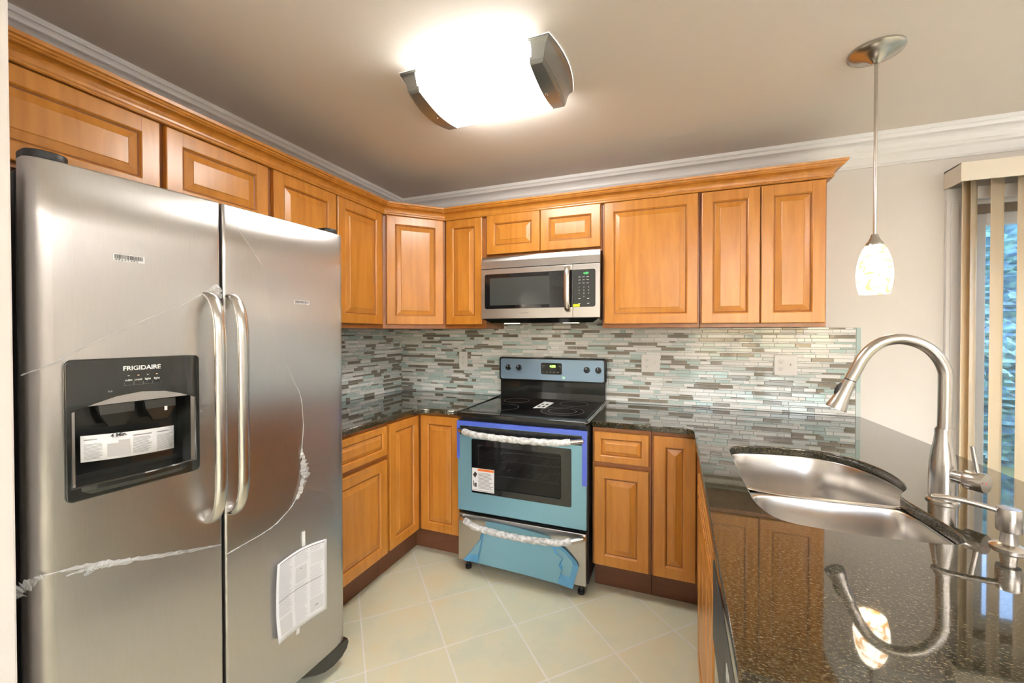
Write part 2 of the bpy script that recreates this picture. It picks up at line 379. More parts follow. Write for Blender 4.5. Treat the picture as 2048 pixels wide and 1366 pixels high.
# ------------------------------------------------------------------ backsplash mosaic
def mosaic(name, label, L, z0, z1, extra=None, seed=1, rot=0, loc=(0, 0, 0)):
    rn = random.Random(seed); b = MB(); z = z0+.001; pat = [.0205, .0100, .0205, .0205, .0100, .0205, .0100]; k = seed
    b.box(0, L, -.003, 0, z0, z1, 0, 6)
    if extra: b.box(extra[0], extra[1], -.003, 0, z1, extra[2], 0, 6)
    top = extra[2] if extra else z1
    while z < top-.004:
        h = min(pat[k % 7], top-z-.001); k += 1
        xa, xb = (0, L-(.022 if L > 2 else 0)) if z+h <= z1+.004 else (extra[0], extra[1])
        if z+h > z1 and z < z1 and not extra: h = z1-z
        x = xa-rn.uniform(0, .06)
        while x < xb:
            ln = rn.choice([.035, .06, .075, .09, .105, .12, .14])
            r = rn.random(); thin = h < .015
            mi = (0 if r < .13 else 5 if r < .2 else 1 if r < .38 else 2 if r < .64 else 3 if r < .82 else 4)
            a, c = max(x, xa), min(x+ln, xb)
            if c-a > .004:
                g = .0008; y1 = -.0065 if mi in (2, 3) else -.0072; e = .0011
                x0, x1, q0, q1 = a+g, c-g, z+g, z+h-g
                b.add([(x0, -.003, q0), (x1, -.003, q0), (x1, -.003, q1), (x0, -.003, q1), (x0+e, y1, q0+e), (x1-e, y1, q0+e), (x1-e, y1, q1-e), (x0+e, y1, q1-e)],
                      [(4, 5, 6, 7), (0, 1, 5, 4), (1, 2, 6, 5), (2, 3, 7, 6), (3, 0, 4, 7)], mi)
            x += ln
        z += h
    if L > 2:
        z = z0
        while z < z1-.01:
            h = min(rn.choice([.10, .13, .16]), z1-z); x0, x1 = L-.021, L-.0005
            b.box(x0, x1, -.0075, -.003, z+.0008, z+h-.0008, 0, rn.choice([1, 4, 1])); z += h
    o = b.build(name, TILES+[GROUT], recalc=False); o.location = loc; o.rotation_euler = (0, 0, rot)
    o.location.y -= .0005 if not rot else 0; o.location.x += .0005 if rot else 0
    return tag(o, label, 'backsplash')
mosaic('tile_backsplash', 'glass mosaic backsplash along the back wall behind the range and sink', 3.027, .915, 1.404, (.91, 1.668, 1.47), 4)
mosaic('tile_backsplash', 'short glass mosaic backsplash beside the refrigerator on the left wall', 1.40, .915, 1.404, None, 9, rad(90), (0, -1.40, 0))

# ------------------------------------------------------------------ cabinets
def panel_front(w, h, fr=.056, name='door', parent=None, x=0, z=0, y=0, t=.020):
    """raised panel front; front face looks to -y; back at y"""
    def ring(i, d): return [(x+i, y-d, z+i), (x+w-i, y-d, z+i), (x+w-i, y-d, z+h-i), (x+i, y-d, z+h-i)]
    b = MB(); k = min(1, fr/.056)
    st = [(0, 0), (0, t-.004), (.0012, t-.0015), (.004, t), (fr-.003*k, t), (fr, t-.002), (fr+.004*k, t-.0085)]
    b.loft([ring(i, d) for i, d in st], 0, True, True)
    b.loft([ring(fr+.004*k, t-.0085), ring(fr+.008*k, t-.0095)], 1)
    st2 = [(fr+.008*k, t-.0095), (fr+.012*k, t-.008), (fr+.034*k, t-.0025), (fr+.037*k, t-.0005), (fr+.040*k, t-.0005)]
    b.loft([ring(i, d) for i, d in st2], 0, True, False, True)
    # joint lines between stiles and rails
    g = .0005
    for xx in (x+fr, x+w-fr):
        for zz0, zz1 in ((z+.004, z+fr-.004), (z+h-fr+.004, z+h-.004)): b.box(xx-g, xx+g, y-t-.0001, y-t+.0005, zz0, zz1, 0, 1)
    return b.build(name, [WOOD, WOODD], parent)
def cabinet(name, label, cat, loc, rot, w, h, d, fronts, kick=0, z0=0, hollow=False):
    c = thing(name, label, cat, loc, rot)
    if hollow:
        b = MB(); b.box(0, w, 0, .019, z0, z0+h, .0015); b.box(0, .018, .019, d, z0, z0+h); b.box(w-.018, w, .019, d, z0, z0+h); b.box(.018, w-.018, .019, d, z0, z0+.018); b.box(.018, w-.018, d-.01, d, z0+.018, z0+h)
        b.build('cabinet_box', WOODF, c)
    else: MB().box(0, w, 0, d, z0, z0+h, .0015).build('cabinet_box', WOODF, c)
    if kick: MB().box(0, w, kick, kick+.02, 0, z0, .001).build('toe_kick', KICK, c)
    for kind, x, z, ww, hh in fronts:
        panel_front(ww, hh, .056 if kind == 'door' else .018 if hh < .1 else .036 if hh < .2 and kind == 'drawer' else .05, kind, c, x, z, -.001)
    return c
R90, R45, RM90 = rad(90), rad(45), rad(-90)
UZ, UT = 1.405, 2.15
# upper run on the left wall (local x runs along +y)
cabinet('refrigerator_cabinet', 'maple wall cabinet above the refrigerator with two short doors', 'cabinet', (.305, -2.345, 0), R90, .948, .30, .30,
        [('door', .012, 1.865, .500, .272), ('door', .530, 1.865, .405, .272)], z0=1.85)
cabinet('wall_cabinet', 'tall maple wall cabinet with two doors between refrigerator and corner cabinet', 'cabinet', (.305, -1.395, 0), R90, .797, UT-UZ, .30,
        [('door', .012, 1.432, .378, .708), ('door', .400, 1.432, .372, .708)], z0=UZ)
# diagonal corner
dc = thing('corner_wall_cabinet', 'diagonal maple corner wall cabinet with one door', 'cabinet', (.305, -.598, 0), R45)
dl = .4144
pr = [(0, 0), (dl, 0), (dl+.2157, .2157), (dl/2+.0, .6375), (-.2157, .2157)]
inv = Matrix.Rotation(-R45, 4, 'Z')
pw = [(.305, -.598), (.598, -.305), (.598, -.003), (.003, -.003), (.003, -.598)]
pl = [((inv @ Vector((x-.305, y+.598, 0)))[0], (inv @ Vector((x-.305, y+.598, 0)))[1]) for x, y in pw]
MB().loft([[(x, y, UZ) for x, y in pl], [(x, y, UT) for x, y in pl]], 0, True, True, True).build('cabinet_box', WOODF, dc)
panel_front(.372, .708, .056, 'door', dc, .022, 1.432, -.001)
cabinet('wall_cabinet', 'narrow maple wall cabinet between the corner cabinet and the microwave', 'cabinet', (.599, -.305, 0), 0, .309, UT-UZ, .30,
        [('door', .014, 1.432, .272, .708)], z0=UZ)
cabinet('wall_cabinet', 'short maple wall cabinet with two small doors above the microwave', 'cabinet', (.910, -.305, 0), 0, .760, UT-1.865, .30,
        [('door', .009, 1.888, .366, .255), ('door', .379, 1.888, .373, .255)], z0=1.866)
cabinet('wall_cabinet', 'wide maple wall cabinet with a single broad door right of the microwave', 'cabinet', (1.672, -.305, 0), 0, .529, UT-UZ, .30,
        [('door', .011, 1.428, .508, .712)], z0=UZ)
cabinet('wall_cabinet', 'maple wall cabinet with two narrow doors at the right end of the row', 'cabinet', (2.203, -.305, 0), 0, .576, UT-UZ, .30,
        [('door', .006, 1.426, .278, .712), ('door', .289, 1.426, .279, .712)], z0=UZ)
CCP = [(.001, 2.142), (.021, 2.142), (.024, 2.146), (.024, 2.151), (.020, 2.154), (.022, 2.158)]
for i in range(7):
    a = i/6*PI/2; CCP.append((.022+.026*(1-math.cos(a)), 2.158+.028*math.sin(a)))
CCP += [(.052, 2.188), (.055, 2.192), (.059, 2.194), (.062, 2.200), (.068, 2.203), (.070, 2.214), (.001, 2.214)]
tag(sweep('crown_moulding', [(.305, -2.343), (.305, -.598), (.598, -.305), (2.779, -.305), (2.779, -.003)], CCP, WOOD, left=False),
    'stained maple crown moulding running along the tops of the wall cabinets', 'moulding')

# base cabinets
FX, FY, BZ, BT = .575, -.597, .15, .883
cabinet('base_cabinet', 'maple base cabinet with drawer and door beside the refrigerator', 'cabinet', (FX, -1.36, 0), R90, .455, BT-BZ, .57,
        [('drawer', .02, .705, .42, .160), ('door', .02, .158, .42, .520)], kick=.06, z0=BZ)
cc = thing('corner_base_cabinet', 'maple corner base cabinet with two doors meeting at a right angle', 'cabinet', (0, 0, 0))
lp = [(.003, -.003), (.003, -.903), (FX, -.903), (FX, FY), (.893, FY), (.893, -.003)]
MB().loft([[(x, y, BZ) for x, y in lp], [(x, y, BT) for x, y in lp]], 0, True, True, True).build('cabinet_box', WOODF, cc)
lk = [(.49, -.903), (.515, -.903), (.515, -.535), (.893, -.535), (.893, -.515), (.49, -.515)]
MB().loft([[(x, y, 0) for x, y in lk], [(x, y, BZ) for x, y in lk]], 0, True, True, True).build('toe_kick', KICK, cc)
d1 = panel_front(.276, .710, .052, 'door', cc); d1.rotation_euler = (0, 0, R90); d1.location = (FX+.001, -.899, .158)
d2 = panel_front(.270, .710, .052, 'door', cc); d2.location = (.604, FY-.001, .158)
cabinet('base_cabinet', 'maple base cabinet with drawer over door just right of the range', 'cabinet', (1.668, FY-.003, 0), 0, .296, BT-BZ, .59,
        [('drawer', .010, .700, .276, .160), ('door', .010, .158, .276, .515)], kick=.075, z0=BZ)
cabinet('base_cabinet', 'maple base cabinet with one tall narrow door in the inner corner by the peninsula', 'cabinet', (1.966, FY-.003, 0), 0, .222, BT-BZ, .59,
        [('door', .010, .158, .196, .705)], kick=.075, z0=BZ)
PX = 2.174
cabinet('sink_cabinet', 'maple peninsula cabinet under the sink, seen edge-on beside the dishwasher', 'cabinet', (PX, -.64, 0), RM90, 1.055, BT-BZ, .615,
        [('drawer', .46, .775, .585, .078), ('door', .46, .158, .322, .600), ('door', .787, .158, .258, .600)], kick=.075, z0=BZ, hollow=True)

# ------------------------------------------------------------------ countertops
def arc(cx, cy, r, a0, a1, n=8): return [(cx+r*math.cos(rad(a0+(a1-a0)*i/n)), cy+r*math.sin(rad(a0+(a1-a0)*i/n))) for i in range(n+1)]
CT, CTH = .914, .030
o = flat('countertop', [(.003, -.003), (.003, -1.385), (.600, -1.385)]+arc(.600+.12, -.625-.12, .12, 180, 90)+[(.895, -.625), (.895, -.003)], [], CTH, GRANITE, None, plane='XY', z=CT-CTH, bev=.004)
tag(o, 'black granite countertop wrapping the left corner between refrigerator and range', 'countertop')
CUT = [(2.273, -1.0), (2.276, -.945), (2.292, -.905), (2.33, -.876), (2.40, -.862), (2.48, -.848), (2.57, -.848), (2.64, -.880), (2.695, -.945), (2.722, -1.02), (2.733, -1.10),
       (2.728, -1.17), (2.712, -1.225), (2.685, -1.262), (2.668, -1.29), (2.663, -1.32), (2.668, -1.37), (2.676, -1.44), (2.681, -1.51), (2.677, -1.55), (2.66, -1.578), (2.62, -1.595),
       (2.55, -1.602), (2.464, -1.607), (2.38, -1.603), (2.329, -1.594), (2.298, -1.565), (2.281, -1.51), (2.274, -1.45)]
def smooth_loop(P, it=2):
    for _ in range(it):
        Q = []
        for i in range(len(P)):
            a, b_ = P[i], P[(i+1) % len(P)]; Q += [(.75*a[0]+.25*b_[0], .75*a[1]+.25*b_[1]), (.25*a[0]+.75*b_[0], .25*a[1]+.75*b_[1])]
        P = Q
    return P
CUT = smooth_loop(CUT, 1)
PEN = [(1.668, -.003), (1.668, -.632), (2.10, -.632)]+arc(2.10, -.69, .058, 90, 0, 6)[1:]+[(2.152, -1.4), (2.145, -2.2), (2.143, -2.75), (3.11, -2.75), (3.085, -1.03), (3.066, -.60), (3.032, -.003)]
o = flat('countertop', PEN, [CUT], CTH, GRANITE, None, plane='XY', z=CT-CTH, bev=.004)
tag(o, 'polished black granite peninsula countertop holding the sink and faucet', 'countertop')
pnl = MB().box(2.80, 2.82, -2.72, -.02, 0, BT, .002)
tag(pnl.build('wall_peninsula', WALL), kind='structure')

# ------------------------------------------------------------------ sink
sk = thing('kitchen_sink', 'stainless double-bowl undermount sink set in the granite peninsula', 'sink', (0, 0, 0))
def bowl(outline, zt, depth, shrink, drain):
    cx = sum(p[0] for p in outline)/len(outline); cy = sum(p[1] for p in outline)/len(outline)
    def sc_(d, z):
        out = []
        for x, y in outline:
            v = Vector((x-cx, y-cy)); L = v.length; v = v*((L-d)/L); out.append((cx+v.x, cy+v.y, z))
        return out
    st = [(-.022, zt), (0, zt), (.003, zt-.001), (.006, zt-.006), (shrink*.6, zt-depth*.5), (shrink, zt-depth+.045), (shrink+.006, zt-depth+.022), (shrink+.02, zt-depth+.007), (shrink+.045, zt-depth), (.14 if depth > .19 else .06, zt-depth-.004)]
    b = MB(); b.loft([sc_(d, z) for d, z in st], 0, True, False, True, True)
    o = b.build('bowl', SINKM, sk, recalc=False); sd = o.modifiers.new('thick', 'SOLIDIFY'); sd.thickness = .0012
    MB().lathe([(.045, 0), (.045, .003), (.036, .004), (.030, -.004), (.012, -.006), (0, -.006)], (drain[0], drain[1], zt-depth-.002)).build('drain', NICKEL, sk)
B1 = smooth_loop([(2.27, -1.0), (2.273, -.93), (2.30, -.885), (2.40, -.856), (2.50, -.842), (2.58, -.842), (2.65, -.88), (2.705, -.95), (2.733, -1.04), (2.740, -1.12), (2.737, -1.20), (2.718, -1.272), (2.66, -1.300), (2.45, -1.302), (2.33, -1.300), (2.28, -1.272), (2.268, -1.20)], 2)
B2 = smooth_loop([(2.275, -1.40), (2.29, -1.345), (2.34, -1.325), (2.48, -1.322), (2.60, -1.318), (2.655, -1.325), (2.678, -1.37), (2.684, -1.45), (2.688, -1.53), (2.672, -1.585), (2.61, -1.604), (2.46, -1.612), (2.34, -1.603), (2.295, -1.565), (2.277, -1.48)], 2)
bowl(B1, .882, .215, .018, (2.48, -1.08)); bowl(B2, .880, .17, .014, (2.47, -1.47))

# ------------------------------------------------------------------ faucet and dispenser
fc = thing('kitchen_faucet', 'tall arched brushed nickel pull-down faucet standing behind the sink', 'faucet', (2.757, -1.30, .914))
MB().lathe([(.034, 0), (.034, .004), (.030, .008)]).build('base_ring', NICKEL, fc)
MB().lathe([(.0285, .006), (.0285, .06), (.0275, .10), (.024, .135), (.019, .165), (.0165, .185), (.0165, .20)]).build('faucet_body', NICKEL, fc)
sp = [(.003, 0, .195), (.004, 0, .28), (.004, 0, .333)]
px = [(.002, .361), (-.012, .395), (-.036, .423), (-.068, .440), (-.099, .445), (-.130, .438), (-.158, .418), (-.180, .388), (-.196, .352), (-.208, .325)]
sp += [(x, 0, z) for x, z in px]
# smooth path
def catmull(P, n=5):
    out = []; P = [Vector(p) for p in P]
    for i in range(len(P)-1):
        p0, p1, p2, p3 = P[max(i-1, 0)], P[i], P[i+1], P[min(i+2, len(P)-1)]
        for k in range(n):
            t = k/n; out.append(.5*((2*p1)+(-p0+p2)*t+(2*p0-5*p1+4*p2-p3)*t*t+(-p0+3*p1-3*p2+p3)*t**3))
    return out+[P[-1]]
MB().tube(catmull(sp), .0150, 20).build('spout', NICKEL, fc)
MB().lathe([(.0168, 0), (.0168, .006)], (.003, 0, .198)).build('collar', NICKEL, fc)
d = Vector((-.036, 0, -.088)).normalized(); e0 = Vector((-.208, 0, .325))
hd = MB().lathe([(.0145, 0), (.0145, .003)], e0, d, mi=1).lathe([(.0155, .003), (.0165, .02), (.018, .045), (.022, .07), (.0265, .090), (.0265, .093), (.023, .093)], e0, d).build('spray_head', [NICKEL, BLACKM], fc)
bq = MB(); c_ = e0+d*.034+Vector((-.0165, 0, .004))
bq.tube([c_-d*.020, c_-d*.010, c_, c_+d*.012, c_+d*.022], [.002, .0065, .008, .0065, .002], 10).build('spray_button', BLACKM, hd)
ld = Vector((.60, -.80, .0)).normalized()
lv = MB().lathe([(.017, .015), (.017, .048)], (0, 0, .078), ld).build('lever_hub', NICKEL, fc)
MB().lathe([(.024, .049), (.025, .052), (.025, .085), (.0235, .088), (0, .088)], (0, 0, .078), ld).build('lever_cap', NICKEL, fc)
q0 = Vector((0, 0, .078))+ld*.070+Vector((0, 0, .02)); MB().tube([q0, q0+Vector((-.008, .004, .07))], [.0055, .0048], 12).build('lever_handle', NICKEL, fc)
MB().lathe([(.0022, 0), (.0022, .0006)], Vector((0, 0, .080))+ld*.0885-Vector((.006, .008, 0)), ld, 10).build('red_dot', emis('red_mark', (0, 0, 0, 1), 0, (.7, .03, .03, 1)), fc)
sd_ = thing('soap_dispenser', 'brushed nickel soap dispenser pump in front of the faucet', 'dispenser', (2.737, -1.572, .914))
MB().lathe([(.029, 0), (.029, .004), (.024, .008), (.014, .012), (.012, .030), (.012, .04)]).build('flange', NICKEL, sd_)
MB().lathe([(.0185, .038), (.0195, .042), (.0195, .082), (.018, .087), (0, .089)]).build('pump_head', NICKEL, sd_)
MB().tube(catmull([(-.012, .004, .078), (-.05, .018, .084), (-.085, .03, .086), (-.110, .04, .082)]), [.0062]*15+[.005], 12).build('nozzle', NICKEL, sd_)

# ------------------------------------------------------------------ dishwasher
dw = thing('dishwasher', 'stainless dishwasher with black control panel in the peninsula', 'dishwasher', (PX, -1.705, 0), RM90)
MB().box(0, .60, .02, .55, .10, .878, .003).build('tub', BLACKM, dw)
MB().box(.003, .597, -.018, .02, .10, .655, .006).build('door', STEEL, dw)
DWP = mat('satin_black_panel', (.022, .025, .03, 1), .42)
MB().box(.003, .222, -.022, .02, .660, .850, .006, 0, 3).build('control_panel', DWP, dw)
MB().box(.2235, .597, -.022, .02, .660, .850, .006, 0, 3).build('control_panel', DWP, dw)
MB().box(.003, .597, -.020, .02, .853, .879, .003).build('top_strip', STEEL, dw)
MB().box(.01, .59, .05, .07, 0, .10).build('toe_panel', BLACKM, dw)
text('FRIGIDAIRE', .042, (.37, -.0225, .785), WHITE, dw, bold=.0006)

# ------------------------------------------------------------------ refrigerator
fr = thing('refrigerator', 'stainless side-by-side refrigerator with peeling plastic film and ice dispenser', 'refrigerator', (.7235, -2.318, 0), rad(90-4.87))
W = .878
def ymap(s):          # slight outward bow of the door skins
    u = s/W*2-1; return -.014*(1-u*u)
MB().box(.020, W-.012, .078, .66, .03, 1.755, .004).build('body', BLACKM, fr)
MB().box(.022, W-.012, .055, .078, .10, 1.76, .002).build('gasket', BLACKM, fr)
def fdoor(s0, s1, hole=None):
    z0, z1 = .105, 1.775; D = .058
    ss = []; R0 = .036 if s0 < .1 else .008; R1 = .030 if s1 > .8 else .008
    ring = [(s0, D)]
    for i in range(7): a = i/6*PI/2; ring.append((s0+R0*(1-math.cos(a)), ymap(s0)+R0*.8*(1-math.sin(a))))
    xs = sorted([s0+R0+(s1-s0-R0-R1)*i/14 for i in range(1, 14)]+([hole[0], hole[1]] if hole else []))
    ring += [(x, ymap(x)) for x in xs]
    for i in range(7): a = PI/2-i/6*PI/2; ring.append((s1-R1*(1-math.cos(a)), ymap(s1)+R1*.8*(1-math.sin(a))))
    ring.append((s1, D)); n = len(ring)
    zs = [z0, z0+.004]+[z0+.004+(z1-z0-.008)*i/12 for i in range(1, 12)]+[z1-.004, z1]
    if hole: zs = sorted(zs+[hole[2], hole[3]])
    b = MB(); vs = []; fs = []
    for z in zs:
        ins = .003 if z in (z0, z1) else 0
        vs += [(x, y+ins, z) for x, y in ring]
    for j in range(len(zs)-1):
        for i in range(n-1):
            xm = (ring[i][0]+ring[i+1][0])/2; zm = (zs[j]+zs[j+1])/2
            if hole and hole[0] < xm < hole[1] and hole[2] < zm < hole[3]: continue
            fs.append((j*n+i, j*n+i+1, (j+1)*n+i+1, (j+1)*n+i))
    fs.append(list(range(n))[::-1]); o0 = (len(zs)-1)*n; fs.append([o0+i for i in range(n)])
    b.add(vs, fs, 0, True)
    return b.build('door', STEEL, fr)
dL = fdoor(.018, .403, (.088, .322, 1.005, 1.20)); dR = fdoor(.411, W)
for px_, par in ((.368, dL), (.432, dR)):
    y0 = ymap(px_)
    pts = [(px_, y0+.002, 1.492), (px_, y0-.024, 1.482), (px_, y0-.047, 1.45), (px_, y0-.060, 1.405), (px_, y0-.064, 1.34), (px_, y0-.064, 1.15), (px_, y0-.064, .96), (px_, y0-.060, .905), (px_, y0-.047, .860), (px_, y0-.024, .828), (px_, y0+.002, .818)]
    pts = catmull(pts, 4)
    MB().tube(pts, .0105, 18, 0, 1.55, (1, 0, 0)).build('handle', STEELP, par)
# hinge covers, grille, feet
for x0, x1 in ((.022, .095), (.805, .870)):
    q = rrect(x0, x1, 0, .09, .03)
    flat('hinge_cover', [(x, .012+y) for x, y in q], [], .022, BLACKM, fr, plane='XY', z=1.776, bev=.004)
MB().box(.03, W-.03, .12, .16, .02, .10, .004).build('base_grille', BLACKM, fr)
MB().box(.03, W-.02, .006, .12, .092, .1045, .002).build('bottom_hinge_rail', BLACKM, fr)
for sg in (0, 1):
    q = [(.66, .105), (.884, .105), (.889, .088), (.880, .066), (.855, .048), (.815, .040), (.775, .045), (.735, .062), (.70, .083)]
    if sg: q = [(W-x, z) for x, z in q][::-1]
    cx = sum(p[0] for p in q)/len(q)
    MB().loft([[(x, -.002, z) for x, z in q], [(x, .015, z-.004 if z < .1 else z) for x, z in q], [(x*.94+cx*.06, .07, z) for x, z in q]], 0, True, True, True).build('foot_cover', BLACK, fr)
for x in (.10, W-.10): MB().lathe([(.018, 0), (.018, .02), (.012, .024), (.012, .06)], (x, .14, 0)).build('levelling_foot', BLACKM, fr)
# ice and water dispenser
DY = ymap(.2)-.004
arch = [(.332, 1.192), (.30, 1.207), (.26, 1.219), (.21, 1.224), (.16, 1.218), (.12, 1.206), (.080, 1.190)]
hole = [(.080, 1.012), (.332, 1.012)]+arch
dp = flat('dispenser', rrect(.068, .343, .978, 1.315, .014), [hole], .012, BLACK, fr, y=DY+.008, bev=.003)
nb = MB(); x0, x1, z0, z1, yb = .076, .336, 1.006, 1.228, DY+.052
F_ = DY+.002
nb.add([(x0, F_, z0), (x1, F_, z0), (x1, F_, z1), (x0, F_, z1), (x0+.012, yb, z0+.004), (x1-.012, yb, z0+.004), (x1-.012, yb, z1), (x0+.012, yb, z1)],
       [(0, 1, 5, 4), (1, 2, 6, 5), (2, 3, 7, 6), (3, 0, 4, 7), (4, 5, 6, 7)])
nb.build('niche', BLACK, dp, recalc=False)
for cx in (.165, .255):
    MB().loft([[(cx-.035, DY+.012, 1.20), (cx+.035, DY+.012, 1.20), (cx+.035, DY+.045, 1.20), (cx-.035, DY+.045, 1.20)],
               [(cx-.033, DY+.006, 1.175), (cx+.033, DY+.006, 1.175), (cx+.03, DY+.03, 1.175), (cx-.03, DY+.03, 1.175)],
               [(cx-.016, DY+.010, 1.143), (cx+.016, DY+.010, 1.143), (cx+.016, DY+.024, 1.143), (cx-.016, DY+.024, 1.143)]], 0, True, True, True).build('paddle', BLACK, dp)
MB().box(.262, .268, DY+.004, DY+.006, 1.165, 1.176).build('paddle_mark', WHITE, dp)
# drip lip bowed outward
lipo = [(.078, DY), (.12, DY-.010), (.21, DY-.016), (.29, DY-.010), (.335, DY), (.335, DY+.045), (.078, DY+.045)]
MB().loft([[(x, y+.004, .990) for x, y in lipo], [(x, y, 1.000) for x, y in lipo], [(x, y, 1.010) for x, y in lipo], [(x, y+.003, 1.013) for x, y in lipo]], 0, True, True, True).build('drip_tray', BLACK, dp)
YT = DY-.0045
text('FRIGIDAIRE', .0155, (.211, YT, 1.287), WHITE, dp, bold=.0003)
AMB = emis('amber_led', (1, .5, .25, 1), 1.2)
for i, (s_, tx) in enumerate(((.180, 'cube'), (.200, 'crush'), (.220, 'light'), (.240, 'light'))):
    s_ = .183+i*.0195
    MB().box(s_-.002, s_+.002, YT-.0005, YT, 1.2675, 1.2687).build('indicator', AMB if i in (1, 3) else WHITE, dp)
    text(tx, .0075, (s_, YT, 1.257), GREY if i < 0 else WHITE, dp)
fr_ = MB()
for i in range(4):
    x0 = .174+i*.0195
    for a in ((x0, x0+.0185, 1.2435, 1.2438), (x0, x0+.0003, 1.2435, 1.252), (x0+.0182, x0+.0185, 1.2435, 1.252)): fr_.box(a[0], a[1], YT-.0003, YT, a[2], a[3])
fr_.build('key_outline', GREY, dp)
text('Ice', .0075, (.147, YT, 1.233), GREY, dp)
# care slip taped across the niche
sl = thing('instruction_slip', 'curled white instruction slip hanging inside the refrigerator dispenser', 'paper', (.7235, -2.318, 0), rad(90-4.87))
b = MB(); rows = []
N = 10
def slipy(t): return DY+.012-.020*math.sin(t*PI)*.8
for k in range(2):
    rows.append([(.098+.188*i/N, slipy(i/N), (1.066 if k == 0 else 1.130)+(-.012 if k == 0 else -.012)*(i/N)) for i in range(N+1)])
so = b.loft(rows, 0, False, smooth=True).build('sheet', PAPER, sl, recalc=False); m_ = so.modifiers.new('t', 'SOLIDIFY'); m_.thickness = .0003
pb = MB()
def sbar(x0, x1, z0, z1, yo=.0014):
    t0, t1 = (x0-.098)/.188, (x1-.098)/.188
    k0, k1 = -.012*t0, -.012*t1
    pb.add([(x0, slipy(t0)-yo, z0+k0), (x1, slipy(t1)-yo, z0+k1), (x1, slipy(t1)-yo, z1+k1), (x0, slipy(t0)-yo, z1+k0)], [(0, 1, 2, 3)])
rn = random.Random(5)
for x0, x1, zt, nn in ((.103, .135, 1.108, 14), (.190, .232, 1.112, 16), (.242, .282, 1.110, 16)):
    for i in range(nn):
        z = zt-i*.0030
        if z < 1.071: break
        xm = (x0+x1)/2; e = x0+(x1-x0)*rn.uniform(.75, 1); sbar(x0, xm, z, z+.0010); sbar(xm, e, z, z+.0010)
for x0, x1 in ((.103, .125), (.190, .23), (.242, .272)): sbar(x0, x1, 1.118, 1.1205)
pb.build('print', GREY, sl, recalc=False)
pb = MB(); sbar(.142, .162, 1.072, 1.105, .0012); sbar(.162, .184, 1.072, 1.112, .0012); pb.build('picture', mat('halftone_grey', (.45, .45, .46, 1), .7), sl, recalc=False)
text('4 Min.', .013, (.163, slipy(.35)-.002, 1.121), DARKP, sl, bold=.0002)
# barcode labels
for par, s0, s1, zc, hh in ((dL, .158, .221, 1.570, .017), (dR, .648, .708, 1.489, .013)):
    yb = ymap((s0+s1)/2)-.0008
    lb = MB().box(s0, s1, yb-.0004, yb+.001, zc-hh/2, zc+hh/2).build('barcode_label', PAPER, par)
    rs = []; x = s0+.003
    while x < s1-.003: w_ = rn.choice([.0006, .0009, .0014]); rs.append((x, x+w_, zc-hh*.22, zc+hh*.42)); x += w_+rn.choice([.0006, .0010])
    rs += [(s0+.004+i*.006, s0+.0075+i*.006, zc-hh*.42, zc-hh*.3) for i in range(int((s1-s0-.01)/.006))]
    o = MB()
    for a in rs: o.box(a[0], a[1], yb-.0007, yb-.0004, a[2], a[3])
    # merge bars into the label mesh to stay within two levels below the door
    lb.data.materials.append(DARKP); bm_ = bmesh.new(); bm_.from_mesh(lb.data)
    for f in o.f:
        pass
    vs = [bm_.verts.new(p) for p in o.v]
    for f in o.f: ff = bm_.faces.new([vs[i] for i in f]); ff.material_index = 1
    bm_.to_mesh(lb.data); bm_.free()
# protective film: clear sheet plus crumpled torn edges
def film_sheet(poly, par, off=.0016):
    b = MB(); tri = tessellate_polygon([[Vector((p[0], p[1], 0)) for p in poly]])
    bm_ = bmesh.new(); vs = [bm_.verts.new((p[0], 0, p[1])) for p in poly]
    for t in tri:
        try: bm_.faces.new([vs[i] for i in t])
        except Exception: pass
    for _ in range(3): bmesh.ops.subdivide_edges(bm_, edges=[e for e in bm_.edges if abs(e.verts[0].co.x-e.verts[1].co.x) > .04], cuts=1)
    bmesh.ops.triangulate(bm_, faces=bm_.faces[:])
    for v in bm_.verts: v.co.y = ymap(v.co.x)-off
    me = bpy.data.meshes.new('protective_film'); bm_.to_mesh(me); bm_.free(); me.materials.append(CLEAR)
    o = bpy.data.objects.new('protective_film', me); COL.objects.link(o); o.parent = par; return o
film_sheet([(.055, 1.305), (.07, 1.316), (.131, 1.361), (.26, 1.435), (.394, 1.519), (.396, 1.77), (.055, 1.77)], dL)
film_sheet([(.055, .12), (.396, .12), (.396, .725), (.30, .752), (.20, .785), (.104, .818), (.055, .826)], dL)
film_sheet([(.418, .12), (.846, .12), (.846, 1.77), (.420, 1.77), (.531, 1.605), (.552, 1.50), (.560, 1.422), (.600, 1.30), (.669, 1.15), (.682, 1.05), (.672, .947), (.660, .85), (.624, .752), (.55, .712), (.47, .70), (.418, .695)], dR)
def ribbon(pts, widths, par, seed=0, amp=.003, mt=CREASE):
    rn = random.Random(seed); P = catmull([(p[0], 0, p[1]) for p in pts], 8); n = len(P); b = MB(); rows = [[], [], []]
    for i, p in enumerate(P):
        f = i/(n-1)*(len(widths)-1); k = min(int(f), len(widths)-2); w_ = widths[k]+(widths[k+1]-widths[k])*(f-k)
        t = (P[min(i+1, n-1)]-P[max(i-1, 0)]).normalized(); q = Vector((-t.z, 0, t.x))
        yb = ymap(min(max(p.x, 0), W))-.002
        for r, sgn in enumerate((-.5, 0, .5)):
            j = rn.uniform(-.25, .25)*w_
            v = p+q*(w_*sgn+j); rows[r].append((v.x, yb-(amp if r == 1 else 0)*rn.uniform(.3, 1)-w_*.1, v.z))
    return b.loft(rows, 0, False, smooth=False).build('torn_film_edge', mt, par, recalc=False)
ribbon([(.006, 1.285), (.06, 1.312), (.131, 1.361), (.26, 1.435), (.340, 1.482), (.394, 1.519)], [.003, .003, .0022, .002, .004, .014], dL, 1, .002)
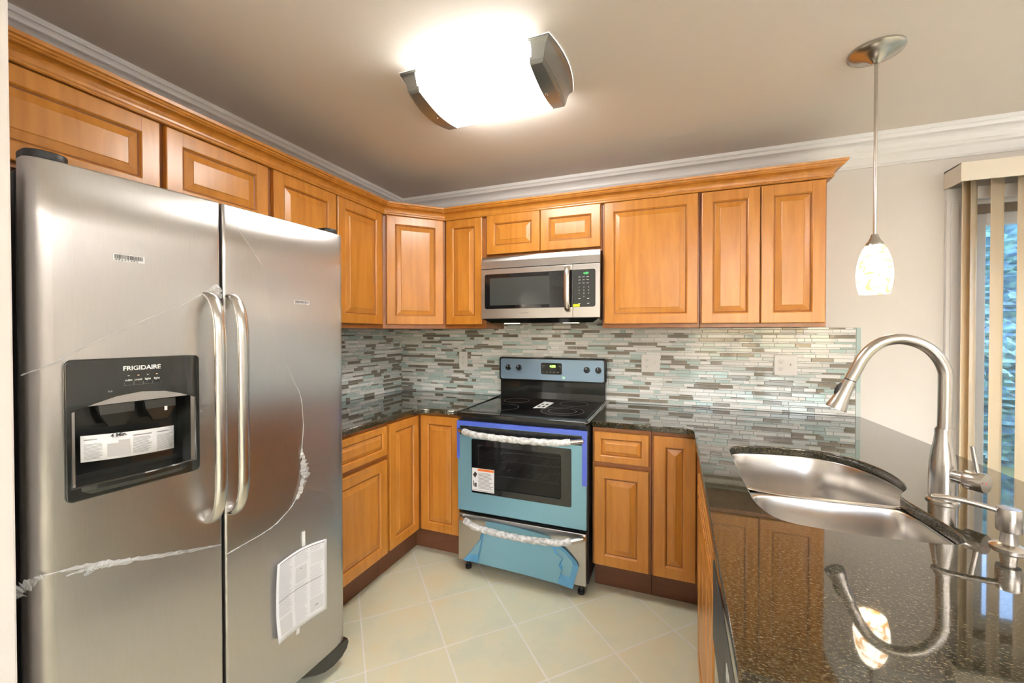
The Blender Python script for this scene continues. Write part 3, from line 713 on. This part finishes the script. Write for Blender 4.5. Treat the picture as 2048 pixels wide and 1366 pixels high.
ribbon([(.374, 1.500), (.392, 1.512), (.400, 1.48), (.405, 1.45)], [.010, .020, .010, .006], dL, 2, .008)
ribbon([(.396, .730), (.33, .748), (.25, .770), (.17, .795), (.11, .815), (.05, .826), (.02, .83)], [.003, .008, .012, .007, .010, .003, .004], dL, 3, .006)
ribbon([(.19, .786), (.14, .803), (.11, .806), (.07, .809)], [.012, .016, .008, .002], dL, 4, .006)
ribbon([(.118, .812), (.108, .798), (.100, .794)], [.014, .012, .004], dL, 14, .006)
ribbon([(.035, .828), (.012, .820), (-.004, .812), (-.012, .800)], [.006, .022, .030, .010], dL, 5, .012)
ribbon([(.418, 1.756), (.475, 1.68), (.531, 1.600), (.535, 1.585)], [.0015, .0018, .002, .003], dR, 6, .001)
ribbon([(.600, 1.30), (.640, 1.21), (.669, 1.15), (.680, 1.05), (.674, .96), (.668, .92)], [.001, .0015, .002, .0025, .004, .008], dR, 7, .002)
ribbon([(.672, .955), (.680, .905), (.684, .865), (.670, .81), (.650, .775)], [.006, .020, .034, .018, .006], dR, 8, .010)
ribbon([(.66, .80), (.64, .766), (.60, .735), (.55, .712), (.47, .70), (.414, .693)], [.006, .005, .004, .003, .003, .003], dR, 9, .003)
# instruction sheet
sh = thing('instruction_sheet', 'large white instruction sheet taped to the lower right refrigerator door', 'paper', (.7235, -2.318, 0), rad(90-4.87))
b = MB(); NX, NZ = 12, 14
def sheet(u, v):
    x = .568+.203*u+.006*v*(1-2*u)*0+(-.006*math.sin(v*PI))*(1-u); z = .582-.274*v+.010*math.sin(u*PI)*(1-v)*.9-.004*u
    curl = .004+.010*(abs(2*u-1)**2)+.020*max(0, v-.75)*4*.25*(1-u)
    return (x, ymap(x)-curl, z)
so = b.loft([[sheet(i/NX, j/NZ) for i in range(NX+1)] for j in range(NZ+1)], 0, False, smooth=True).build('sheet', PAPER, sh, recalc=False)
m_ = so.modifiers.new('t', 'SOLIDIFY'); m_.thickness = .0003
pb = MB()
def ubar(u0, u1, v0, v1, mi=0):
    k = max(1, int((u1-u0)*10))
    for a in range(k):
        ua, ub = u0+(u1-u0)*a/k, u0+(u1-u0)*(a+1)/k
        q = [sheet(ua, v1), sheet(ub, v1), sheet(ub, v0), sheet(ua, v0)]; pb.add([(x, y-.0012, z) for x, y, z in q], [(0, 1, 2, 3)], mi)
for c in range(3):
    u0 = .05+c*.31
    for i in range(46):
        v = .05+i*.0195
        if c == 0 and (.26 < v < .26 or v > .70): continue
        if c == 1 and (.20 < v < .44): continue
        if c == 2 and (.10 < v < .30 or v > .72): continue
        ubar(u0, u0+.27*rn.uniform(.7, 1), v, v+.006)
ubar(.05, .95, .025, .035, 1); ubar(.05, .90, .49, .497, 1)
for a in ((.38, .60, .22, .42), (.68, .92, .12, .28), (.06, .30, .73, .93), (.66, .92, .74, .92)): ubar(*a, 2)
ubar(.45, .53, .25, .262, 1); ubar(.72, .86, .84, .855, 1)
pb.build('print', [mat('faint_print', (.52, .53, .56, 1), .7), GREY, mat('figure_grey', (.66, .67, .69, 1), .7)], sh, recalc=False)
for (x, z0, z1) in ((.678, .592, .645), (.652, .283, .325)):
    MB().box(x-.006, x+.006, ymap(x)-.0035, ymap(x)-.001, z0, z1).build('tape', mat('masking_tape_white', (.80, .80, .78, 1), .6), sh)

# ------------------------------------------------------------------ range
RX0, RW = .903, .757; FYR = -.66
rg = thing('electric_range', 'electric range with glass cooktop, blue protective film and wrapped handles', 'range', (RX0, 0, 0))
MB().box(.004, RW-.004, FYR+.01, -.03, .06, .895, .003).build('body', BLACKM, rg)
# cooktop: raised rim frame with glass inside
ck = flat('cooktop', rrect(-.005, RW+.005, -.705, -.045, .018), [], .026, BLACK, rg, plane='XY', z=.896, bev=.008, seg=3)
flat('cooktop_glass', rrect(.022, RW-.022, -.655, -.085, .006), [], .002, COOK, ck, plane='XY', z=.9215, bev=.0005)
for x in (.006, RW-.006): MB().tube([(x, -.688, .922), (x, -.37, .924), (x, -.075, .928)], .007, 10, 0, .7).build('side_rail', BLACK, ck)
def ring2(cx, cy, r, w_=.0022): return MB().lathe([(r-w_, 0), (r-w_, .0003), (r, .0003), (r, 0)], (cx, cy, .9236), seg=48, caps=False)
for cx, cy, r in ((.185, -.47, .105), (.185, -.215, .085), (.565, -.47, .125), (.565, -.47, .082), (.575, -.215, .090)): ring2(cx, cy, r).build('burner_ring', RING, ck)
stk = MB()
stk.loft([[(.375, -.44, .924), (.445, -.42, .924), (.445, -.22, .924), (.375, -.20, .924)], [(.375, -.44, .9244), (.445, -.42, .9244), (.445, -.22, .9244), (.375, -.20, .9244)]], 0, True, True, True)
for a in ((.388, .402, -.40, -.35), (.415, .430, -.40, -.35), (.388, .402, -.32, -.28), (.415, .430, -.32, -.28)): stk.box(a[0], a[1], a[2], a[3], .9244, .9247, 0, 1)
stk.build('cooktop_sticker', [PAPER, DARKP], ck)
# backguard
MB().box(.006, RW-.006, -.070, -.016, .905, 1.06, .006).build('backguard_base', BLACK, rg)
MB().loft([[(.01, -.078, .922), (RW-.01, -.078, .922), (RW-.01, -.070, .965), (.01, -.070, .965)], [(.01, -.062, .922), (RW-.01, -.062, .922), (RW-.01, -.062, .965), (.01, -.062, .965)]], 0, True, True, True).build('backguard_foot', BLACK, rg)
bgd = flat('backguard', rrect(0, RW, 1.040, 1.205, .018), [], .065, BLACK, rg, y=-.018, bev=.008)
pnl = flat('control_panel', rrect(.014, RW-.014, 1.052, 1.194, .012), [], .004, FILMP, rg, y=-.0815, bev=.001)
YP = -.0856
for x in (.075, .155, .632, .708):
    kx_, kz = x, 1.133 if x < .4 else 1.130
    k_ = MB().lathe([(.021, 0), (.021, .006), (.017, .008), (.0155, .022), (.014, .024), (0, .024)], (kx_, YP+.001, kz), (0, -1, 0), 24)
    k_.box(kx_-.0035, kx_+.0035, YP-.029, YP-.01, kz-.017, kz+.017, .002); k_.box(kx_-.0008, kx_+.0008, YP-.0295, YP-.0288, kz+.004, kz+.016, 0, 1)
    k_.build('knob', [BLACK, WHITE], pnl)
    bars('dial_mark', [(kx_-.004, kx_+.004, kz-.031, kz-.028)], YP, GREY, pnl); bars('dial_mark', [(kx_-.003, kx_+.003, kz+.027, kz+.029)], YP, GREY, pnl)
ds = flat('display', rrect(.315, .463, 1.092, 1.170, .010), [], .003, BLACK, rg, y=YP+.001, bev=.0008)
LCD = emis('green_led', (.25, 1, .08, 1), 2.2)
text('4:08', .024, (.398, YP-.0025, 1.147), LCD, ds, name='clock', bold=.0006)
for k_ in [[(.327+i*.0255, .341+i*.0255, 1.108, 1.109) for i in range(5)]+[(.327+i*.0255, .328+i*.0255, 1.102, 1.109) for i in range(5)]+[(.327, .345, 1.150, 1.151), (.327, .328, 1.138, 1.151), (.435, .452, 1.150, 1.151), (.451, .452, 1.138, 1.151)]]:
    for q_ in k_: bars('key_mark', [q_], YP-.002, WHITE, ds)
text('FRIGIDAIRE', .009, (.39, YP, 1.074), GREY, pnl)
MB().lathe([(.0105, 0), (.0105, .0006), (0, .0006)], (.475, YP, 1.072), (0, -1, 0)).build('round_sticker', mat('mint_sticker', (.45, .80, .62, 1), .5), pnl)
# loose blue film clinging round the backguard's top and right side
b = MB(); rn = random.Random(11); r1 = []; r2 = []
for i in range(25):
    t = i/24; x = .30+t*(RW-.30+.010); r1.append((x, -.030, 1.2065+rn.uniform(0, .003)*t)); r2.append((x, -.070-rn.uniform(0, .006), 1.2075+rn.uniform(0, .006)*t))
b.loft([r1, r2], 0, False)
r1, r2 = [], []
for i in range(20):
    t = i/19; z = 1.208-t*.175; r1.append((RW+.004+rn.uniform(0, .004), -.03, z)); r2.append((RW+.012+.006*math.sin(t*9), -.078-rn.uniform(0, .006), z))
b.loft([r1, r2], 0, False)
o = b.build('loose_film', FILML, rg, recalc=False)
# oven door
dz0, dz1 = .360, .872; YD = FYR-.004
wx0, wx1, wz0, wz1 = .094, .672, .470, .775
od = flat('oven_door', rrect(.004, RW-.006, dz0, dz1, .006), [rrect(wx0+.03, wx1-.03, wz0+.028, wz1-.028, .006)], .030, FILM, rg, y=YD, bev=.003)
YF = YD-.030
flat('window_frame', rrect(wx0, wx1, wz0, wz1, .008), [rrect(wx0+.045, wx1-.055, wz0+.035, wz1-.035, .012)], .003, GLASSB, od, y=YF+.001, bev=.0008)
MB().box(wx0+.03, wx1-.04, YF+.004, YF+.007, wz0+.028, wz1-.028).build('window_pane', OVENGL, od)
cv = MB(); x0, x1, z0, z1, y0, y1 = wx0-.03, wx1+.03, wz0-.05, wz1+.05, YD+.005, -.12
cv.add([(x0, y0, z0), (x1, y0, z0), (x1, y0, z1), (x0, y0, z1), (x0, y1, z0), (x1, y1, z0), (x1, y1, z1), (x0, y1, z1)], [(0, 1, 5, 4), (1, 2, 6, 5), (2, 3, 7, 6), (3, 0, 4, 7), (4, 5, 6, 7)])
bpy.data.objects.remove([c for c in rg.children if c.name.startswith('body')][0], do_unlink=True)
bd = MB(); bd.box(.004, .05, FYR+.01, -.03, .06, .895, .002); bd.box(RW-.05, RW-.004, FYR+.01, -.03, .06, .895, .002); bd.box(.05, RW-.05, FYR+.01, -.03, .06, .40); bd.box(.05, RW-.05, FYR+.01, -.03, .84, .895); bd.box(.05, RW-.05, -.10, -.03, .40, .84)
body = bd.build('body', BLACKM, rg)
cv.build('oven_cavity', OVENIN, rg, recalc=False)
for zr in (.56, .65, .70):
    rk = MB(); rk.tube([(x0+.01, YD+.03, zr), (x1-.01, YD+.03, zr)], .003, 8); rk.tube([(x0+.01, -.15, zr), (x1-.01, -.15, zr)], .003, 8)
    for i in range(22): xx = x0+.02+(x1-x0-.04)*i/21; rk.tube([(xx, YD+.03, zr+.003), (xx, -.15, zr+.003)], .0015, 6)
    rk.build('oven_rack', RACK, rg)
# blue masking tape along the door edges
tp = MB(); tp.box(.000, RW-.002, YF-.0012, YF-.0002, .848, .873); tp.box(.000, .018, YF-.0014, YF-.0002, .655, .850); tp.box(RW-.030, RW-.004, YF-.0014, YF-.0002, .59, .850)
tp.box(.002, RW-.006, YF-.0006, YF+.02, .8725, .8735)
tp.build('blue_tape', TAPE, od)
MB().box(.02, RW-.03, YF-.0008, YF-.0001, .796, .846).build('handle_shadow_strip', BLACK, od).name = 'handle_shade_strip'  # black strip standing in for the shade behind the handle
def handle(par, zc, droop, x0, x1, seed):
    def P(t): return Vector((x0+(x1-x0)*t, YF-.010-.042*min(1, math.sin(t*PI)*2.2), zc+droop*(2*t-1)**2))
    pts = [Vector((x0, YF+.004, zc+droop)), ]+[P(t/24) for t in range(25)]+[Vector((x1, YF+.004, zc+droop))]
    hn = MB().tube(pts, .0135, 14).build('handle', STEELP, par)
    rn = random.Random(seed); seg = 18; rings = []
    for i in range(61):
        t = .05+.87*i/60; p = P(t); base = .0175+.0014*math.sin(i*1.1)+rn.uniform(-.0008, .0008); t2 = (P(t+.01)-P(t-.01)).normalized()
        a = Vector((0, 0, 1)); y = t2.cross(a).normalized(); z = y.cross(t2)
        rings.append([tuple(p+(y*math.cos(2*PI*k/seg)+z*math.sin(2*PI*k/seg))*(base+rn.uniform(-.0009, .0009))) for k in range(seg)])
    MB().loft(rings, 0, True, True, True, True).build('foam_wrap', WRAP, hn)
handle(od, .806, .016, .022, RW-.028, 1)
# warning label
lab = MB().box(.098, .235, YF-.0030, YF-.0020, .482, .612).build('warning_label', PAPER, od)
lb = MB()
lb.box(.098+.036, .235-.002, YF-.0034, YF-.003, .597, .610, 0, 1)
for a in lines(.137, .230, .497, .590, 13, .38, 3): lb.box(a[0], a[1], YF-.0034, YF-.003, a[2], a[3], 0, 0)
lb.box(.100, .230, YF-.0034, YF-.003, .486, .4885, 0, 0)
lb.loft([[(.103, YF-.0034, .572), (.118, YF-.0034, .556), (.131, YF-.0034, .580), (.116, YF-.0034, .592)], [(.103, YF-.003, .572), (.118, YF-.003, .556), (.131, YF-.003, .580), (.116, YF-.003, .592)]], 2, True, True, True)
lb.box(.112, .127, YF-.0034, YF-.003, .505, .528, 0, 2); lb.box(.105, .110, YF-.0034, YF-.003, .510, .540, 0, 2)
MBo = lb.build('label_print', [GREY, emis('orange_print', (0, 0, 0, 1), 0, (.85, .20, .04, 1)), DARKP], od)
# storage drawer
dr_ = flat('storage_drawer', rrect(.006, RW-.010, .068, .338, .004), [], .026, STEEL, rg, y=YD, bev=.003)
YS = YD-.026
handle(dr_, .286, .032, .03, RW-.025, 2)
def pf(name, pts, m, par, lift):
    n = len(pts); cx = sum(p[0] for p in pts)/n; cz = sum(p[1] for p in pts)/n
    b = MB(); rn = random.Random(4)
    r0 = [(p[0], YS-lift*rn.uniform(.6, 1.2), p[1]) for p in pts]; r1 = [((p[0]+cx)/2, YS-.0012, (p[1]+cz)/2) for p in pts]
    b.loft([r0, r1], 0, True, False, True); o = b.build(name, m, par, recalc=False); s = o.modifiers.new('t', 'SOLIDIFY'); s.thickness = .0004; return o
pf('blue_film', [(.042, .072), (.105, .150), (.165, .232), (.185, .318), (.30, .318), (.42, .312), (.55, .300), (.60, .262), (.690, .205), (.705, .175), (.672, .052), (.40, .064), (.15, .070)], FILM, dr_, .004)
pf('film_flap', [(.036, .070), (.085, .128), (.150, .215), (.172, .300), (.168, .235), (.150, .150), (.135, .078)], FILML, dr_, .010)
pf('film_flap', [(.56, .27), (.60, .268), (.64, .250), (.700, .195), (.712, .170), (.680, .050), (.600, .062), (.622, .13), (.605, .16), (.625, .20), (.585, .22)], FILML, dr_, .012)
for x in (.045, RW-.045):
    MB().lathe([(.018, 0), (.018, .016), (.011, .018), (.011, .065)], (x, FYR+.02, 0)).build('levelling_foot', BLACKM, rg)

# ------------------------------------------------------------------ microwave
MX, MW, MY = .914, .756, -.372
mw_ = thing('microwave', 'stainless over-the-range microwave mounted under the short cabinet', 'microwave', (MX, 0, 0))
MB().box(.003, MW-.003, MY+.001, -.009, 1.462, 1.862, .003).build('body', BLACKM, mw_)
b = MB(); b.loft([[(0, y, z) for y, z in ((MY, 1.784), (MY-.020, 1.784), (MY-.018, 1.83), (MY-.008, 1.860), (MY, 1.862))], [(MW, y, z) for y, z in ((MY, 1.784), (MY-.020, 1.784), (MY-.018, 1.83), (MY-.008, 1.860), (MY, 1.862))]], 0, True, True, True)
b.build('vent_panel', STEEL, mw_)
xs = 1.511-MX
md = flat('door', rrect(0, xs-.001, 1.466, 1.780, .002), [], .020, STEEL, mw_, y=MY, bev=.002)
mc_ = flat('control_side', rrect(xs+.001, MW, 1.466, 1.780, .002), [], .020, STEEL, mw_, y=MY, bev=.002)
YM = MY-.020
wl = rrect(.024, xs-.001, 1.528, 1.748, .012); 
flat('window', [(.024, 1.54), (.028, 1.531), (.036, 1.528), (xs-.002, 1.528), (xs-.002, 1.748), (.036, 1.748), (.028, 1.745), (.024, 1.736)][::-1], [], .002, GLASSB, md, y=YM+.0008, bev=.0003)
MB().box(.060, .455, YM-.0016, YM-.0011, 1.550, 1.722).build('window_screen', mat('screen_mesh', (.05, .055, .052, 1), .10), md)
flat('key_panel', [(xs+.002, 1.528), (xs+.122, 1.528), (xs+.131, 1.532), (xs+.134, 1.540), (xs+.134, 1.737), (xs+.131, 1.745), (xs+.122, 1.748), (xs+.002, 1.748)], [], .002, mat('charcoal_panel', (.035, .038, .036, 1), .2), mc_, y=YM+.0008, bev=.0003)
LCD2 = emis('green_led_dim', (.10, .9, .20, 1), 1.0)
YK = YM-.0013
text('4:09', .018, (xs+.078, YK, 1.724), LCD2, mc_, name='clock')
kp = []
for r in range(3):
    for c in range(3): x = xs+.034+c*.024; z = 1.703-r*.018; kp.append((x, x+.013, z, z+.0018))
for c in range(3):
    for r in range(2):
        x = xs+.034+c*.026; z = 1.575-r*.028
        if not (c == 1): kp.append((x, x+.012, z, z+.003))
bars('key_legend', kp, YK+.0004, WHITE, mc_)
for i, ch in enumerate('1234567890'):
    r, c = (i//3, i % 3) if i < 9 else (3, 1)
    text(ch, .009, (xs+.038+c*.0285, YK, 1.644-r*.0185), WHITE, mc_, name='key_number')
MB().box(xs+.002, xs+.042, YM-.0022, YM-.0012, 1.530, 1.545).build('yellow_sticker', mat('yellow_tab', (.75, .80, .02, 1), .5), mc_)
text('FRIGIDAIRE', .0105, (1.209-MX, YM-.0002, 1.499), GREY, md)
hx = xs-.028
MB().tube(catmull([(hx, YM+.002, 1.768), (hx, YM-.020, 1.760), (hx, YM-.034, 1.735), (hx, YM-.040, 1.69), (hx, YM-.041, 1.64), (hx, YM-.040, 1.59), (hx, YM-.034, 1.545), (hx, YM-.020, 1.518), (hx, YM+.002, 1.508)], 4), .0105, 16, 0, 1.65, (1, 0, 0)).build('handle', STEELP, md)
MB().loft([[(.01, MY, 1.462), (MW-.01, MY, 1.462), (MW-.01, -.012, 1.462), (.01, -.012, 1.462)], [(.05, MY+.03, 1.438), (MW-.05, MY+.03, 1.438), (MW-.03, -.02, 1.438), (.03, -.02, 1.438)]], 0, True, True, True).build('underside', BLACK, mw_)
for x in (.13, .52): MB().box(x, x+.09, MY+.05, MY+.10, 1.4365, 1.4385).build('task_lamp', emis('lamp_lens', (1, .8, .55, 1), 3), mw_)

# ------------------------------------------------------------------ outlets
def outlet(name, label, x, z, w_, h_, sock, sw=None):
    o = thing(name, label, 'outlet', (x, -.0072, z))
    flat('cover_plate', rrect(-w_/2, w_/2, -h_/2, h_/2, .005), [], .006, PLATE, o, bev=.002)
    for sx_ in sock:
        for s in (1, -1):
            q = flat('socket', rrect(sx_-.016, sx_+.016, s*.020-.013, s*.020+.013, .010), [], .002, PLATE, o, y=-.0055, bev=.0006)
            bars('slots', [(sx_-.007, sx_-.0055, s*.020-.004, s*.020+.006), (sx_+.0055, sx_+.007, s*.020-.004, s*.020+.006), (sx_-.002, sx_+.002, s*.020-.009, s*.020-.006)], -.0074, DARKP, q)
    if sw is not None:
        t = flat('toggle', rrect(sw-.005, sw+.005, -.012, .012, .001), [], .002, PLATE, o, y=-.0055)
        MB().box(sw-.004, sw+.004, -.016, -.006, -.001, .010, .002).build('lever', PLATE, t)
    return o
outlet('wall_outlet', 'single white wall outlet left of the range', .575, 1.173, .070, .116, [0])
outlet('wall_outlet', 'double white outlet plate right of the range under the wide cabinet', 1.932, 1.179, .116, .116, [-.024], .026)
outlet('wall_outlet', 'double white outlet plate at the right end of the backsplash', 2.674, 1.187, .116, .116, [-.024], .026)

# ------------------------------------------------------------------ ceiling light
cl = thing('ceiling_light', 'rectangular glowing ceiling light with curved pewter end caps', 'ceiling light', (1.338, -1.19, 0))
def zb(y): return 2.352-.020*math.cos(min(1, abs(y)/.155)*PI/2)       # underside profile
def section(x, inset=0):
    pts = [(-.185, H-.001), (-.183, 2.415), (-.176, 2.402), (-.170, 2.38), (-.163, 2.362), (-.155, 2.352)]
    pts += [(y, zb(y)) for y in [-.155+.31*i/14 for i in range(1, 14)]]
    pts += [(-y, z) for y, z in pts[:6][::-1]]
    return [(x, y*(1-inset), z+inset*.1) for y, z in pts]
LENS = emis('lit_lens', (1, .98, .93, 1), CEIL_LAMP, (.8, .8, .8, 1))
n_ = MB().loft([section(-.243, .02), section(.243, .02)], 0, True, True, True, True).build('lens', LENS, cl)
for s in (-1, 1):
    rings = []
    LV = [(0, 0), (.10, .04), (.14, .04), (.18, .14), (.22, .14), (.30, .30), (.40, .52), (.55, .72), (.75, .86), (.92, .91), (.95, .97), (1, .97), (1, 1)]
    for o_, hgt in LV:
        Y = .155+.030*o_; X = .281+.035*o_; ring = []
        def zz(y): return zb(y*.155/Y)*(1-hgt)+(H-.0008)*hgt
        for q in range(3): ring.append((s*(.236+(X-.236)*q/3), -Y, zz(Y)))
        for q in range(17):
            y = -Y+2*Y*q/16; bow = (.012+.014*o_)*(1-(y/Y)**2); ring.append((s*(X+bow), y, zz(y)))
        for q in range(3): ring.append((s*(.236+(X-.236)*(2-q)/3), Y, zz(Y)))
        rings.append(ring)
    b = MB(); b.loft(rings, 0, False, False, False, True)
    r0 = rings[0][3:20]; b.loft([[(s*.236, p[1], p[2]) for p in r0], r0], 0, False, False, False, True)
    b.loft([[(s*.236, p[1], p[2]+.004) for p in r0], [(s*.236, p[1], p[2]) for p in r0]], 0, False)
    b.build('end_cap', BRONZE, cl)
    for x in (.252,): MB().lathe([(.005, 0), (.005, .003), (0, .004)], (s*x, 0, zb(0)-.003), (0, 0, -1), 12).build('screw', STEELP, cl)

# ------------------------------------------------------------------ pendant
pd = thing('pendant_lamp', 'small pendant lamp with mottled glass shade hanging over the peninsula', 'pendant lamp', (2.77, -.85, 0))
MB().lathe([(.084, H-.001), (.085, H-.008), (.080, H-.013), (.060, H-.020), (.035, H-.030), (.020, H-.042), (.012, H-.050)][::-1], seg=40).build('canopy', NICKEL, pd)
MB().lathe([(.006, H-.052), (.006, H-.085)]).build('swivel', NICKEL, pd)
MB().tube([(0, 0, 1.735), (0, 0, H-.075)], .0055, 12).build('rod', NICKEL, pd)
MB().lathe([(.027, 1.703), (.026, 1.712), (.018, 1.722), (.013, 1.735), (.010, 1.745)]).build('cap', NICKEL, pd)
SH = mat('mottled_glass', (.9, .8, .6, 1), .15); n, l, b = nodes(SH)
cr = noise_mix(SH, 30, (.45, .22, .05, 1), (1, .93, .78, 1), .40, .52, 4, (1, 1, 1), 0, 1)
l.new(cr.outputs[0], b.inputs['Emission Color']); b.inputs['Emission Strength'].default_value = PENDANT
pr_ = [(.026, 1.704), (.036, 1.688), (.045, 1.664), (.0515, 1.632), (.0545, 1.600), (.0535, 1.568), (.049, 1.540), (.0445, 1.522)]
sh_ = MB().lathe(pr_, seg=36, caps=False).build('lamp_shade', SH, pd); m_ = sh_.modifiers.new('t', 'SOLIDIFY'); m_.thickness = .003
MB().lathe([(.012, 1.70), (.014, 1.66), (.024, 1.62), (.024, 1.60), (.014, 1.58), (0, 1.574)]).build('bulb', emis('bulb_glow', (1, .85, .6, 1), 30), pd)

# ------------------------------------------------------------------ unseen fill lamps added behind the camera
for x, y, lab in ((3.2, -3.9, 'unseen round flush fill lamp added in the open room nearest the kitchen'), (5.2, -4.6, 'unseen round flush fill lamp added in the far side of the open room')):
    t = thing('added_flush_lamp', lab, 'added fill lamp', (x, y, 0))
    MB().lathe([(.19, H-.001), (.19, H-.02), (.175, H-.022)], seg=36).build('lamp_base', NICKEL, t)
    MB().lathe([(.172, H-.022), (.165, H-.05), (.135, H-.08), (.08, H-.098), (0, H-.104)], seg=36).build('lamp_shade', emis('fill_flush_glow', (1, .93, .84, 1), FILL_FLUSH), t)

for lx, ly, lab in ((5.0, -2.9, 'unseen tall torchiere fill lamp added by the right wall of the open room'), (2.9, -5.1, 'unseen tall torchiere fill lamp added near the rear window of the open room')):
    t = thing('added_uplight', lab, 'floor lamp', (lx, ly, 0), group='added torchiere uplights')
    MB().lathe([(.14, 0), (.14, .015), (.12, .025), (.02, .03)], seg=32).build('base', NICKEL, t)
    MB().tube([(0, 0, .03), (0, 0, 1.72)], .012, 12).build('pole', NICKEL, t)
    MB().lathe([(.02, 1.70), (.08, 1.72), (.15, 1.77), (.19, 1.83), (.185, 1.83), (.145, 1.775), (.08, 1.73), (0, 1.72)], seg=36).build('lamp_shade', NICKEL, t)
    MB().lathe([(0, 1.785), (.14, 1.785), (.14, 1.79), (0, 1.79)], seg=32).build('diffuser', emis('fill_uplight_glow', (.97, .97, 1, 1), FILL_UPLIGHT), t)
